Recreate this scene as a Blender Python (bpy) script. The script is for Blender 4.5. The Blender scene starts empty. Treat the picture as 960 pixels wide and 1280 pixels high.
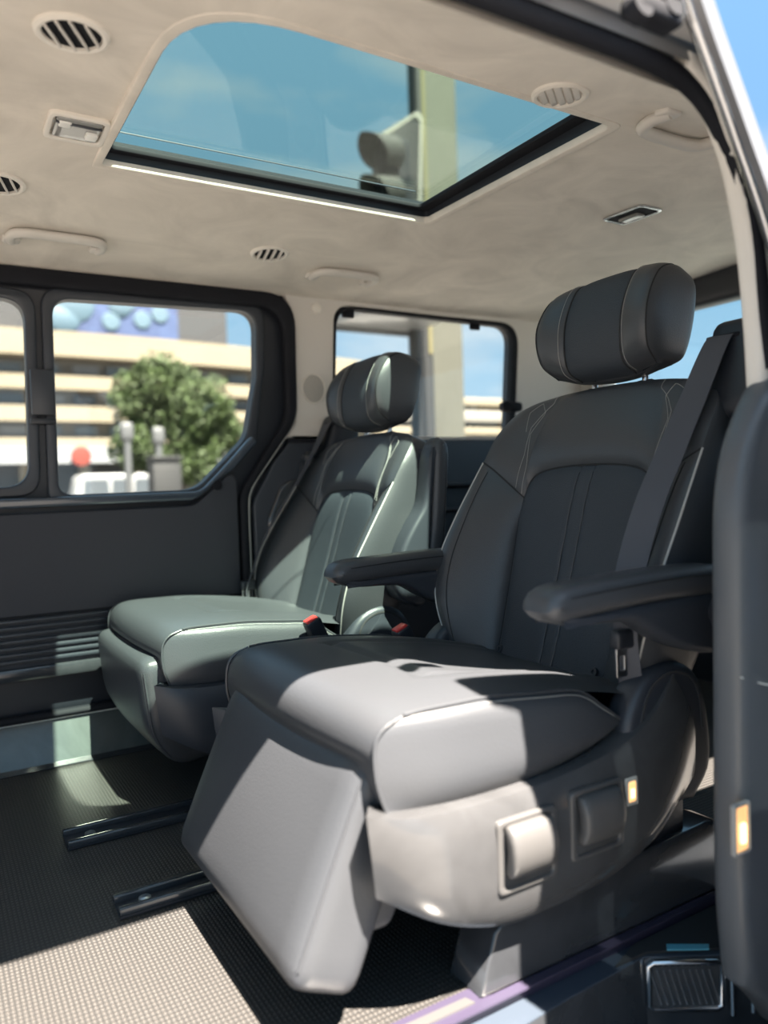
import bpy, bmesh, math, random
from mathutils import Vector, Matrix
random.seed(7)
SC = bpy.context.scene
COL = SC.collection

# ------------------------------------------------------------------ camera
FPX, CAMH = 961.0, 0.665
def _n(v): return v.normalized()
_vx = Vector(((2080-480)/FPX, -(555-640)/FPX, -1)); _vy = Vector(((-98-480)/FPX, -(626-640)/FPX, -1))
EX = _n(_vx); EY = _n(_vy - EX*_vy.dot(EX)); EZ = EX.cross(EY)
CAMR = Matrix((EX, EY, EZ))                    # camera axes -> world axes
CAMP = Vector((0, 0, CAMH))
cam_d = bpy.data.cameras.new('camera'); cam = bpy.data.objects.new('camera', cam_d); COL.objects.link(cam)
cam.matrix_world = Matrix.Translation(CAMP) @ CAMR.to_4x4()
cam_d.sensor_fit = 'VERTICAL'; cam_d.sensor_height = 36.0; cam_d.lens = FPX/1280*36
cam_d.clip_start = 0.02; cam_d.clip_end = 500
cam_d.dof.use_dof = True; cam_d.dof.focus_distance = 1.45; cam_d.dof.aperture_fstop = 2.0
SC.camera = cam

def ray(px, py): return CAMR @ Vector(((px-480)/FPX, -(py-640)/FPX, -1))
def at(px, py, X=None, Y=None, Z=None):
    d = ray(px, py)
    if X is not None: t = (X-CAMP.x)/d.x
    elif Y is not None: t = (Y-CAMP.y)/d.y
    else: t = (Z-CAMP.z)/d.z
    return CAMP + d*t

# ------------------------------------------------------------------ sky, sun, exposure
W = bpy.data.worlds.new('sky'); SC.world = W; W.use_nodes = True
nt = W.node_tree; nt.nodes.clear()
wo = nt.nodes.new('ShaderNodeOutputWorld'); bg = nt.nodes.new('ShaderNodeBackground')
tc = nt.nodes.new('ShaderNodeTexCoord'); sp = nt.nodes.new('ShaderNodeSeparateXYZ')
rp = nt.nodes.new('ShaderNodeValToRGB')
rp.color_ramp.elements[0].position = 0.0; rp.color_ramp.elements[0].color = (0.62, 0.80, 0.94, 1)
rp.color_ramp.elements[1].position = 0.8; rp.color_ramp.elements[1].color = (0.44, 0.75, 1.08, 1)
e_ = rp.color_ramp.elements.new(0.25); e_.color = (0.36, 0.62, 0.86, 1)
nz = nt.nodes.new('ShaderNodeTexNoise'); nz.inputs['Scale'].default_value = 3.2; nz.inputs['Detail'].default_value = 5
mp = nt.nodes.new('ShaderNodeMapping'); mp.inputs['Scale'].default_value = (1, 1, 3.0)
cr_ = nt.nodes.new('ShaderNodeValToRGB'); cr_.color_ramp.elements[0].position = 0.52; cr_.color_ramp.elements[1].position = 0.75
mx = nt.nodes.new('ShaderNodeMixRGB'); mx.inputs['Color2'].default_value = (0.92, 0.95, 0.98, 1)
nt.links.new(tc.outputs['Generated'], sp.inputs[0]); nt.links.new(sp.outputs['Z'], rp.inputs[0])
nt.links.new(tc.outputs['Generated'], mp.inputs['Vector']); nt.links.new(mp.outputs['Vector'], nz.inputs['Vector'])
nt.links.new(nz.outputs['Fac'], cr_.inputs[0]); nt.links.new(cr_.outputs['Color'], mx.inputs['Fac'])
nt.links.new(rp.outputs['Color'], mx.inputs['Color1']); nt.links.new(mx.outputs['Color'], bg.inputs['Color'])
bg.inputs['Strength'].default_value = 1.0
nt.links.new(bg.outputs[0], wo.inputs[0])

sun_d = bpy.data.lights.new('sun', 'SUN'); sun_d.energy = 48.0; sun_d.color = (1.0, 0.88, 0.75); sun_d.angle = math.radians(0.6)
sun = bpy.data.objects.new('sun', sun_d); COL.objects.link(sun)
SUND = Vector((-0.062, 0.54, -1.0))
sun.rotation_euler = SUND.to_track_quat('-Z', 'Y').to_euler(); sun.location = (0.3, -3, 6)
SC.view_settings.view_transform = 'Standard'; SC.view_settings.look = 'None'
SC.view_settings.exposure = 0.32; SC.view_settings.gamma = 1.0; SC.view_settings.use_curve_mapping = False

# ------------------------------------------------------------------ materials
MATS = {}
def mat(name, col, rough=0.5, metal=0.0, bump=0.0, bscale=300, var=0.0, vscale=6, spec=0.5, coat=0.0, emit=None, estr=0.0, col2=None, btype='noise', sheen=0.0):
    m = bpy.data.materials.new(name); m.use_nodes = True; t = m.node_tree
    b = t.nodes['Principled BSDF']
    b.inputs['Base Color'].default_value = (*col, 1); b.inputs['Roughness'].default_value = rough; b.inputs['Metallic'].default_value = metal
    b.inputs['Specular IOR Level'].default_value = spec; b.inputs['Coat Weight'].default_value = coat; b.inputs['Coat Roughness'].default_value = 0.08
    if sheen: b.inputs['Sheen Weight'].default_value = sheen
    co = t.nodes.new('ShaderNodeTexCoord')
    if emit: b.inputs['Emission Color'].default_value = (*emit, 1); b.inputs['Emission Strength'].default_value = estr
    if var > 0:
        n = t.nodes.new('ShaderNodeTexNoise'); n.inputs['Scale'].default_value = vscale; n.inputs['Detail'].default_value = 6; n.inputs['Roughness'].default_value = 0.6
        n.inputs['Distortion'].default_value = 1.2
        r = t.nodes.new('ShaderNodeValToRGB'); r.color_ramp.elements[0].position = 0.3; r.color_ramp.elements[1].position = 0.7
        c2 = col2 or tuple(c*(1-var) for c in col)
        r.color_ramp.elements[0].color = (*c2, 1); r.color_ramp.elements[1].color = (*col, 1)
        t.links.new(co.outputs['Object'], n.inputs['Vector']); t.links.new(n.outputs['Fac'], r.inputs[0]); t.links.new(r.outputs[0], b.inputs['Base Color'])
    if bump > 0:
        if btype == 'noise':
            n = t.nodes.new('ShaderNodeTexNoise'); n.inputs['Scale'].default_value = bscale; n.inputs['Detail'].default_value = 3; o = n.outputs['Fac']
        else:
            n = t.nodes.new('ShaderNodeTexVoronoi'); n.inputs['Scale'].default_value = bscale; o = n.outputs['Distance']
        bu = t.nodes.new('ShaderNodeBump'); bu.inputs['Strength'].default_value = bump; bu.inputs['Distance'].default_value = 0.002
        t.links.new(co.outputs['Object'], n.inputs['Vector']); t.links.new(o, bu.inputs['Height']); t.links.new(bu.outputs[0], b.inputs['Normal'])
    MATS[name] = m
    return m
def glass(name, tint, refl=0.08, rough=0.02):
    m = bpy.data.materials.new(name); m.use_nodes = True; t = m.node_tree; t.nodes.clear()
    o = t.nodes.new('ShaderNodeOutputMaterial'); tr = t.nodes.new('ShaderNodeBsdfTransparent'); gl = t.nodes.new('ShaderNodeBsdfGlossy')
    lw = t.nodes.new('ShaderNodeLayerWeight'); pw = t.nodes.new('ShaderNodeMath'); pw.operation = 'POWER'; pw.inputs[1].default_value = 4.0
    fr = t.nodes.new('ShaderNodeMath'); fr.operation = 'MULTIPLY_ADD'; fr.inputs[1].default_value = 0.22; fr.inputs[2].default_value = refl*0.5
    t.links.new(lw.outputs['Facing'], pw.inputs[0]); t.links.new(pw.outputs[0], fr.inputs[0])
    mx = t.nodes.new('ShaderNodeMixShader'); tr.inputs['Color'].default_value = (*tint, 1); gl.inputs['Roughness'].default_value = rough
    t.links.new(fr.outputs[0], mx.inputs['Fac']); t.links.new(tr.outputs[0], mx.inputs[1]); t.links.new(gl.outputs[0], mx.inputs[2]); t.links.new(mx.outputs[0], o.inputs[0])
    MATS[name] = m; return m
mat('leather', (0.044, 0.048, 0.055), 0.38, bump=0.12, bscale=420, btype='voronoi', spec=0.5)
mat('leather_perf', (0.031, 0.038, 0.048), 0.55, bump=0.35, bscale=520, btype='voronoi', spec=0.35)
mat('stitch', (0.30, 0.30, 0.29), 0.7)
mat('piping', (0.40, 0.40, 0.38), 0.6)
mat('seam', (0.012, 0.013, 0.015), 0.8)
mat('black_plastic', (0.014, 0.017, 0.024), 0.45, bump=0.08, bscale=600)
mat('dark_plastic', (0.028, 0.033, 0.043), 0.42, bump=0.1, bscale=700)
mat('dark_gloss', (0.045, 0.049, 0.056), 0.16, coat=0.6, var=0.35, vscale=7)
mat('shell_gloss', (0.060, 0.062, 0.066), 0.20, coat=0.5, var=0.25, vscale=9)
mat('paddle', (0.066, 0.066, 0.067), 0.38, bump=0.05, bscale=500)
mat('door_fabric', (0.034, 0.037, 0.047), 0.75, bump=0.2, bscale=800)
mat('sill_gloss', (0.045, 0.058, 0.078), 0.22, coat=0.5)
mat('scuff', (0.085, 0.10, 0.098), 0.22, coat=0.4, var=0.3, vscale=11, bump=0.15, bscale=18)
mat('suede', (0.75, 0.69, 0.61), 0.9, var=0.24, vscale=5.0, bump=0.1, bscale=260, spec=0.15, sheen=0.2)
mat('beige_plastic', (0.60, 0.57, 0.53), 0.55, bump=0.05, bscale=600, spec=0.3)
mat('beige_light', (0.72, 0.68, 0.62), 0.5, spec=0.3)
mat('rubber', (0.008, 0.009, 0.013), 0.75, spec=0.25)
mat('chrome', (0.55, 0.56, 0.58), 0.15, 1.0)
mat('steel', (0.55, 0.55, 0.56), 0.3, 1.0)
mat('silver_paint', (0.24, 0.24, 0.25), 0.30, 0.6, coat=0.4)
mat('body_grey', (0.55, 0.54, 0.52), 0.4, coat=0.3)
mat('door_glass_dark', (0.62, 0.72, 0.86), 0.08, 1.0)
mat('purple_film', (0.042, 0.036, 0.062), 0.25, coat=0.5)
mat('cyan_film', (0.10, 0.36, 0.46), 0.3)
mat('carpet', (0.022, 0.023, 0.025), 0.95, bump=0.6, bscale=900)
mat('belt', (0.060, 0.064, 0.078), 0.7, bump=0.2, bscale=900)
mat('red_button', (0.62, 0.045, 0.04), 0.35)
mat('lens_clear', (0.26, 0.26, 0.25), 0.12, coat=0.7)
mat('amber_lamp', (0.8, 0.5, 0.22), 0.3, emit=(1.0, 0.55, 0.22), estr=0.75)
mat('amber_bulb', (0.9, 0.7, 0.4), 0.3, emit=(1.0, 0.70, 0.36), estr=2.2)
mat('pillar_plastic', (0.080, 0.088, 0.098), 0.34, bump=0.04, bscale=500)
mat('yellow_plug', (0.65, 0.50, 0.04), 0.5)
mat('white_mark', (0.75, 0.75, 0.72), 0.5)
mat('speaker', (0.38, 0.36, 0.33), 0.7, bump=0.8, bscale=260, btype='voronoi')
glass('privacy', (0.16, 0.18, 0.19)); glass('glass_roof', (0.60, 0.69, 0.655), 0.03); glass('glass_side', (0.88, 0.91, 0.91)); glass('glass_rear', (0.80, 0.88, 0.90))

def rubber_mat():
    m = bpy.data.materials.new('ribbed_rubber'); m.use_nodes = True; t = m.node_tree; b = t.nodes['Principled BSDF']
    co = t.nodes.new('ShaderNodeTexCoord'); s = t.nodes.new('ShaderNodeSeparateXYZ'); t.links.new(co.outputs['Object'], s.inputs[0])
    def wav(out, pitch):
        mu = t.nodes.new('ShaderNodeMath'); mu.operation = 'MULTIPLY'; mu.inputs[1].default_value = 2*math.pi/pitch; t.links.new(out, mu.inputs[0])
        si = t.nodes.new('ShaderNodeMath'); si.operation = 'SINE'; t.links.new(mu.outputs[0], si.inputs[0])
        return si.outputs[0]
    a = wav(s.outputs['X'], 0.0066); c = wav(s.outputs['Y'], 0.0088)
    mn = t.nodes.new('ShaderNodeMath'); mn.operation = 'MINIMUM'; t.links.new(a, mn.inputs[0]); t.links.new(c, mn.inputs[1])
    mr = t.nodes.new('ShaderNodeMapRange'); mr.inputs['From Min'].default_value = -0.7; mr.inputs['From Max'].default_value = 0.5; t.links.new(mn.outputs[0], mr.inputs[0])
    cr = t.nodes.new('ShaderNodeValToRGB'); cr.color_ramp.elements[0].color = (0.024, 0.024, 0.024, 1); cr.color_ramp.elements[1].color = (0.062, 0.058, 0.054, 1); t.links.new(mr.outputs[0], cr.inputs[0])
    t.links.new(cr.outputs[0], b.inputs['Base Color'])
    bu = t.nodes.new('ShaderNodeBump'); bu.inputs['Strength'].default_value = 0.6; bu.inputs['Distance'].default_value = 0.002; t.links.new(mr.outputs[0], bu.inputs['Height']); t.links.new(bu.outputs[0], b.inputs['Normal'])
    b.inputs['Roughness'].default_value = 0.5; MATS['ribbed_rubber'] = m
rubber_mat()

# ------------------------------------------------------------------ object helpers
def link(o): COL.objects.link(o); return o
def root_loc(o):
    v = Vector((0, 0, 0))
    while o is not None: v += o.location; o = o.parent
    return v
def finish(bm, recalc=True, smooth=40):
    if recalc: bmesh.ops.recalc_face_normals(bm, faces=bm.faces[:])
    me = bpy.data.meshes.new('m'); bm.to_mesh(me); bm.free()
    if smooth:
        me.polygons.foreach_set('use_smooth', [True]*len(me.polygons)); me.set_sharp_from_angle(angle=math.radians(smooth))
    return me
def obj(name, me, material, parent=None, base=None):
    """mesh in world coordinates -> object; origin moved to the parent's origin or to `base`"""
    if isinstance(me, bmesh.types.BMesh): me = finish(me)
    o = bpy.data.objects.new(name, me); me.name = name
    me.materials.clear(); me.materials.append(MATS[material])
    off = Vector((0, 0, 0))
    if parent is not None: off = root_loc(parent); o.parent = parent
    elif base is not None: off = Vector(base); o.location = off
    if off.length: me.transform(Matrix.Translation(-off))
    return link(o)
def tag(o, label=None, cat=None, group=None, kind=None):
    if label: o['label'] = label
    if cat: o['category'] = cat
    if group: o['group'] = group
    if kind: o['kind'] = kind
    return o
def thing(name, loc, label, cat, group=None):
    o = bpy.data.objects.new(name, None); o.empty_display_size = 0.05; o.location = loc; link(o)
    return tag(o, label, cat, group)
def struct(name, loc=(0, 0, 0), label=None, cat=None):
    o = bpy.data.objects.new(name, None); o.empty_display_size = 0.05; o.location = loc; link(o)
    return tag(o, label, cat, None, 'structure')

def box(x0, x1, y0, y1, z0, z1, bev=0.0, seg=2):
    bm = bmesh.new(); bmesh.ops.create_cube(bm, size=1)
    for v in bm.verts: v.co = Vector((x0+(v.co.x+.5)*(x1-x0), y0+(v.co.y+.5)*(y1-y0), z0+(v.co.z+.5)*(z1-z0)))
    if bev: bmesh.ops.bevel(bm, geom=bm.edges[:], offset=bev, segments=seg, profile=0.5, affect='EDGES')
    return finish(bm)
def rbox(half, r, n=10, warp=None, M=None):
    """rounded box, dense grid; warp(Vector)->Vector in local space, then matrix M"""
    bm = bmesh.new(); hx, hy, hz = half; r = min(r, hx, hy, hz)
    ts = [-math.cos(math.pi*i/n) for i in range(n+1)]
    cache = {}
    def vert(p):
        k = (round(p[0], 5), round(p[1], 5), round(p[2], 5))
        if k not in cache:
            q = Vector((p[0]*hx, p[1]*hy, p[2]*hz)); inn = Vector((max(-(hx-r), min(hx-r, q.x)), max(-(hy-r), min(hy-r, q.y)), max(-(hz-r), min(hz-r, q.z))))
            d = q-inn
            if d.length > 1e-9: q = inn + d.normalized()*r
            if warp: q = warp(q)
            if M is not None: q = M @ q
            cache[k] = bm.verts.new(q)
        return cache[k]
    for ax in range(3):
        for s in (-1, 1):
            for i in range(n):
                for j in range(n):
                    def P(a, b):
                        c = [0, 0, 0]; c[ax] = s; c[(ax+1) % 3] = a; c[(ax+2) % 3] = b; return vert(c)
                    try: bm.faces.new((P(ts[i], ts[j]), P(ts[i+1], ts[j]), P(ts[i+1], ts[j+1]), P(ts[i], ts[j+1])))
                    except ValueError: pass
    return finish(bm, smooth=60)
class Curve:
    def __init__(self, pts, smooth=True, sub=10):
        P = [Vector(p) for p in pts]
        if smooth and len(P) > 2:
            Q = [P[0]*2-P[1]] + P + [P[-1]*2-P[-2]]; out = []
            for i in range(1, len(Q)-2):
                for k in range(sub):
                    t = k/sub; a, b, c, d = Q[i-1], Q[i], Q[i+1], Q[i+2]
                    out.append(0.5*((2*b)+(c-a)*t+(2*a-5*b+4*c-d)*t*t+(3*b-a-3*c+d)*t**3))
            out.append(P[-1]); P = out
        self.P = P; self.L = [0.0]
        for i in range(1, len(P)): self.L.append(self.L[-1]+(P[i]-P[i-1]).length)
    def __call__(self, t):
        s = max(0, min(1, t))*self.L[-1]; lo, hi = 0, len(self.L)-1
        while hi-lo > 1:
            m = (lo+hi)//2
            if self.L[m] <= s: lo = m
            else: hi = m
        if self.L[hi] == self.L[lo]: return self.P[lo].copy()
        return self.P[lo].lerp(self.P[hi], (s-self.L[lo])/(self.L[hi]-self.L[lo]))
    def pts(self, n): return [self(i/n) for i in range(n+1)]
class Patch:
    def __init__(self, c0, c1, d0, d1, bulge=0.0, out=None, p=6, relief=None):
        self.c = (c0, c1, d0, d1); self.k = (c0(0), c0(1), c1(0), c1(1)); self.bulge = bulge; self.out = out; self.p = p; self.relief = relief
    def base(self, a, b):
        c0, c1, d0, d1 = self.c; k = self.k
        return c0(a)*(1-b)+c1(a)*b+d0(b)*(1-a)+d1(b)*a-(k[0]*(1-a)*(1-b)+k[1]*a*(1-b)+k[2]*(1-a)*b+k[3]*a*b)
    def normal(self, a, b):
        e = 0.02; a0, a1 = max(0, a-e), min(1, a+e); b0, b1 = max(0, b-e), min(1, b+e)
        n = (self.base(a1, b)-self.base(a0, b)).cross(self.base(a, b1)-self.base(a, b0))
        if n.length < 1e-12: n = Vector(self.out or (0, 0, 1))
        n.normalize()
        if self.out is not None and n.dot(Vector(self.out)) < 0: n = -n
        return n
    def __call__(self, a, b, lift=0.0):
        q = self.base(a, b); h = lift
        if self.bulge: h += self.bulge*(1-abs(2*a-1)**self.p)*(1-abs(2*b-1)**self.p)
        if self.relief: h += self.relief(a, b)
        return q + self.normal(a, b)*h if h else q
    def mesh(self, nu=20, nv=20, dense=True):
        bm = bmesh.new()
        f = (lambda i, n: 0.5-0.5*math.cos(math.pi*i/n)) if dense else (lambda i, n: i/n)
        g = [[bm.verts.new(self(f(i, nu), f(j, nv))) for j in range(nv+1)] for i in range(nu+1)]
        for i in range(nu):
            for j in range(nv): bm.faces.new((g[i][j], g[i+1][j], g[i+1][j+1], g[i][j+1]))
        bmesh.ops.remove_doubles(bm, verts=bm.verts[:], dist=1e-6)
        return finish(bm, smooth=70)
def tube(pts, r, n=8, closed=False, flat=None, cap=True):
    """tube along pts; r float or list; flat=(axis vector, factor) scales the section along an axis"""
    P = [Vector(p) for p in pts]; m = len(P); bm = bmesh.new(); rings = []
    ref = Vector((0, 0, 1))
    T0 = (P[1]-P[0]).normalized()
    if abs(T0.dot(ref)) > 0.9: ref = Vector((0, 1, 0))
    N = (ref-T0*ref.dot(T0)).normalized()
    for i in range(m):
        if closed: T = (P[(i+1) % m]-P[i-1]).normalized()
        else: T = (P[min(i+1, m-1)]-P[max(i-1, 0)]).normalized()
        N = (N-T*N.dot(T)).normalized(); B = T.cross(N); rr = r[i] if isinstance(r, (list, tuple)) else r; ring = []
        for k in range(n):
            an = 2*math.pi*k/n; d = N*math.cos(an)*rr+B*math.sin(an)*rr
            if flat: ax = Vector(flat[0]).normalized(); d = d+ax*d.dot(ax)*(flat[1]-1)
            ring.append(bm.verts.new(P[i]+d))
        rings.append(ring)
    rng = range(m) if closed else range(m-1)
    for i in rng:
        a, b = rings[i], rings[(i+1) % m]
        for k in range(n): bm.faces.new((a[k], a[(k+1) % n], b[(k+1) % n], b[k]))
    if not closed and cap: bm.faces.new(rings[0]); bm.faces.new(rings[-1])
    return finish(bm, smooth=50)
def ribbon(pts, wdir, w, th=0.0018):
    """flat strap along pts; wdir vector or list of vectors"""
    P = [Vector(p) for p in pts]; bm = bmesh.new(); rows = []
    for i, p in enumerate(P):
        T = (P[min(i+1, len(P)-1)]-P[max(i-1, 0)]).normalized(); wd = Vector(wdir[i] if isinstance(wdir, list) else wdir); wd = (wd-T*wd.dot(T)).normalized()
        N = T.cross(wd)
        rows.append([bm.verts.new(p+wd*sx*w/2+N*sn*th/2) for sx, sn in ((-1, -1), (1, -1), (1, 1), (-1, 1))])
    for i in range(len(P)-1):
        for k in range(4): bm.faces.new((rows[i][k], rows[i][(k+1) % 4], rows[i+1][(k+1) % 4], rows[i+1][k]))
    bm.faces.new(rows[0]); bm.faces.new(rows[-1])
    return finish(bm, smooth=30)
def fillet(pts, seg=6):
    """[(x,y,r)] closed polygon with rounded corners -> list of (x,y)"""
    out = []; n = len(pts)
    for i in range(n):
        p = Vector(pts[i][:2]); r = pts[i][2] if len(pts[i]) > 2 else 0
        a = Vector(pts[i-1][:2])-p; b = Vector(pts[(i+1) % n][:2])-p
        if r <= 0: out.append((p.x, p.y)); continue
        la, lb = a.length, b.length; a.normalize(); b.normalize()
        ang = a.angle(b); d = min(r/math.tan(ang/2), la*0.49, lb*0.49)
        p0 = p+a*d; p1 = p+b*d
        for k in range(seg+1):
            t = k/seg; q = p0*(1-t)**2+p*2*t*(1-t)+p1*t*t; out.append((q.x, q.y))
    return out
def plate(outer, holes=(), depth=0.02, bev=0.0, mid=0.0, plane='XZ', bres=2):
    """flat outline with holes, extruded by depth about `mid` along the plane's normal, with rounded edges"""
    cu = bpy.data.curves.new('c', 'CURVE'); cu.dimensions = '2D'; cu.fill_mode = 'BOTH'; cu.resolution_u = 1
    for loop in (outer, *holes):
        s = cu.splines.new('POLY'); s.points.add(len(loop)-1); s.use_cyclic_u = True
        for k, p in enumerate(loop): s.points[k].co = (p[0], p[1], 0, 1)
    cu.extrude = max(depth/2-bev, 1e-4)
    if bev: cu.bevel_depth = bev; cu.bevel_resolution = bres; cu.offset = -bev
    o = bpy.data.objects.new('c', cu); COL.objects.link(o)
    dg = bpy.context.evaluated_depsgraph_get(); me = bpy.data.meshes.new_from_object(o.evaluated_get(dg))
    bpy.data.objects.remove(o); bpy.data.curves.remove(cu)
    bm = bmesh.new(); bm.from_mesh(me); bpy.data.meshes.remove(me)
    for v in bm.verts:
        x, y, z = v.co
        v.co = {'XZ': Vector((x, mid+z, y)), 'XY': Vector((x, y, mid+z)), 'YZ': Vector((mid+z, x, y))}[plane]
    bmesh.ops.remove_doubles(bm, verts=bm.verts[:], dist=1e-5)
    return finish(bm, smooth=35)
def lathe(prof, n=24, M=None):
    """prof [(r,h)] about local Z"""
    bm = bmesh.new(); rings = []
    for r, h in prof:
        rings.append([bm.verts.new((r*math.cos(2*math.pi*k/n), r*math.sin(2*math.pi*k/n), h)) for k in range(n)] if r > 1e-6 else [bm.verts.new((0, 0, h))])
    for a, b in zip(rings[:-1], rings[1:]):
        for k in range(n):
            vs = []
            for q in ((a, k), (a, (k+1) % n), (b, (k+1) % n), (b, k)):
                v = q[0][q[1] % len(q[0])]
                if v not in vs: vs.append(v)
            if len(vs) > 2: bm.faces.new(vs)
    if M is not None: bmesh.ops.transform(bm, matrix=M, verts=bm.verts[:])
    return finish(bm, smooth=40)
def moved(me, M): me.transform(M); return me
def frame_at(p, nrm, xdir=(1, 0, 0)):
    z = Vector(nrm).normalized(); x = Vector(xdir); x = (x-z*x.dot(z)).normalized(); y = z.cross(x)
    return Matrix.Translation(Vector(p)) @ Matrix((x, y, z)).transposed().to_4x4()

# ================================================================== the cabin (setting)
XF, XR = -1.35, 2.15                 # front and rear end of the cabin built
YN, YF = 0.62, 2.10                  # near door plane, far wall plane
CPROF = Curve([(0, 0.635, 1.142), (0, 0.66, 1.180), (0, 0.74, 1.232), (0, 0.84, 1.266), (0, 0.95, 1.282), (0, 1.30, 1.300), (0, 1.55, 1.292), (0, 1.80, 1.276), (0, 1.95, 1.262), (0, 2.06, 1.244), (0, 2.10, 1.232)])
_tab = [(p.y, p.z) for p in CPROF.P]
def zc(y):
    if y <= _tab[0][0]: return _tab[0][1]
    for (a, za), (b, zb) in zip(_tab[:-1], _tab[1:]):
        if a <= y <= b: return za+(zb-za)*(y-a)/(b-a)
    return _tab[-1][1]
def ceil_hit(px, py):
    d = ray(px, py); t = 0.2
    while t < 6:
        p = CAMP+d*t
        if p.z > zc(p.y) and p.y > YN: break
        t += 0.002
    e = 0.01; sl = (zc(p.y+e)-zc(p.y-e))/(2*e)
    p.z = zc(p.y)
    return p, Vector((0, sl, -1)).normalized()

# --- floor
flo = struct('floor', (0.4, 1.4, 0), 'black ribbed rubber floor of the van cabin', 'floor')
obj('rubber_mat', plate([(XF, 0.79), (0.59, 0.79), (0.59, 0.775), (XR, 0.775), (XR, 2.06), (XF, 2.06)], depth=0.03, mid=-0.015, plane='XY'), 'ribbed_rubber', flo)
# --- ceiling with the sunroof opening
SRX0, SRX1, SRY0, SRY1 = 0.318, 1.076, 0.955, 1.545
def rrect(x0, x1, y0, y1, r, seg=8): return fillet([(x0, y0, r), (x1, y0, r), (x1, y1, r), (x0, y1, r)], seg)
SR_OUT = fillet([(SRX0, SRY0, 0.15), (SRX1, SRY0, 0.03), (SRX1, SRY1, 0.012), (SRX0, SRY1, 0.012)], 8)
def inside_sr(x, y):
    if not (SRX0 < x < SRX1 and SRY0 < y < SRY1): return False
    if x < SRX0+0.13 and y < SRY0+0.13: return (x-SRX0-0.13)**2+(y-SRY0-0.13)**2 < 0.13**2
    return True
cei = struct('ceiling', (0.4, 1.4, 1.28), 'beige suede headliner with an open sunroof panel', 'ceiling')
def ceiling_mesh():
    bm = bmesh.new()
    xs = sorted(set([XF+0.05*i for i in range(71)] + [SRX0+ (SRX1-SRX0)*i/60 for i in range(61)])); xs = [x for x in xs if x <= XR+1e-6]
    ys = sorted(set([round(p.y, 4) for p in CPROF.P[::2]] + [round(SRY0+(SRY1-SRY0)*i/50, 4) for i in range(51)] + [2.10]))
    V = {}
    def v(i, j):
        if (i, j) not in V: V[(i, j)] = bm.verts.new((xs[i], ys[j], zc(ys[j])))
        return V[(i, j)]
    for i in range(len(xs)-1):
        for j in range(len(ys)-1):
            if inside_sr((xs[i]+xs[i+1])/2, (ys[j]+ys[j+1])/2): continue
            bm.faces.new((v(i, j), v(i+1, j), v(i+1, j+1), v(i, j+1)))
    # outer skin of the roof so that the shell is closed from above
    return finish(bm, smooth=60)
obj('headliner', ceiling_mesh(), 'suede', cei)
def roof_skin():
    bm = bmesh.new(); rows = []
    xs = [XF, SRX0-0.02, SRX1+0.04, XR]
    prof = [(0.60, 1.155), (0.61, 1.22), (0.72, 1.30), (SRY0-0.01, 1.345), (SRY1+0.03, 1.352), (1.9, 1.34), (2.1, 1.30), (2.16, 1.262)]
    g = [[bm.verts.new((x, y, z)) for (y, z) in prof] for x in xs]
    for i in range(3):
        for j in range(len(prof)-1):
            if i == 1 and j == 3: continue
            bm.faces.new((g[i][j], g[i+1][j], g[i+1][j+1], g[i][j+1]))
    return finish(bm, smooth=30)
obj('roof_skin', roof_skin(), 'silver_paint', cei)

# --- sunroof
w2 = struct('window_2', (0.66, 1.22, 1.29), 'tinted sunroof pane in a black frame above the seats', 'sunroof')
def grow(loop, d, c=(0.68, 1.22)):
    return [(x+d*(1 if x > c[0] else -1), y+d*(1 if y > c[1] else -1)) for x, y in loop]
def ring_warp(me, dz=0.0):
    for v in me.vertices: v.co.z += zc(min(max(v.co.y, SRY0-.02), SRY1+.02))+dz
    return me
obj('opening_trim', ring_warp(plate(grow(SR_OUT, 0.012), [grow(SR_OUT, -0.005)], depth=0.016, bev=0.003, mid=0.0065, plane='XY')), 'suede', w2)
obj('opening_wall', plate(grow(SR_OUT, 0.004), [grow(SR_OUT, -0.004)], depth=0.045, mid=1.320, plane='XY'), 'black_plastic', w2)
obj('glass_frame', plate(grow(SR_OUT, 0.012), [fillet([(SRX0+0.02, SRY0+0.02, 0.13), (SRX1-0.032, SRY0+0.02, 0.02), (SRX1-0.032, SRY1-0.018, 0.012), (SRX0+0.02, SRY1-0.018, 0.012)], 8)], depth=0.010, bev=0.002, mid=1.325, plane='XY'), 'rubber', w2)
obj('pane', plate(grow(SR_OUT, 0.002), depth=0.004, mid=1.334, plane='XY'), 'glass_roof', w2)
obj('shade_guide', tube([(SRX0+0.02, SRY1-0.085, 1.326), (0.70, SRY1-0.082, 1.328), (SRX1-0.09, SRY1-0.085, 1.326)], 0.0016, 6), 'steel', w2)

# --- far side wall: body panel, sliding door, quarter window
wl = struct('wall_left', (1.4, 2.1, 0.8), 'far side wall of the cabin behind the sliding door', 'wall')
DOOR_HOLE = fillet([(-1.0, 0.10, 0.02), (0.795, 0.10, 0.04), (0.795, 0.655, 0.10), (0.955, 0.865, 0.14), (0.962, 1.225, 0.10), (-1.0, 1.215, 0.02)], 8)
QWIN = fillet([(1.085, 0.738, 0.05), (1.775, 0.742, 0.07), (1.812, 1.208, 0.06), (1.112, 1.214, 0.07)], 8)
FULL = [(XF, -0.05), (XR, -0.05), (XR, 1.26), (XF, 1.26)]
obj('body_panel', plate(FULL, [DOOR_HOLE, grow(QWIN, 0.004, (1.45, 0.97))], depth=0.03, mid=2.130), 'black_plastic', wl)
obj('upper_trim', plate([(0.93, 0.815), (XR, 0.815), (XR, 1.255), (0.90, 1.255), (0.94, 1.235), (0.955, 1.20), (0.962, 1.1), (0.962, 0.86)], [grow(QWIN, 0.016, (1.45, 0.97))], depth=0.022, bev=0.006, mid=2.104), 'beige_plastic', wl)
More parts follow.
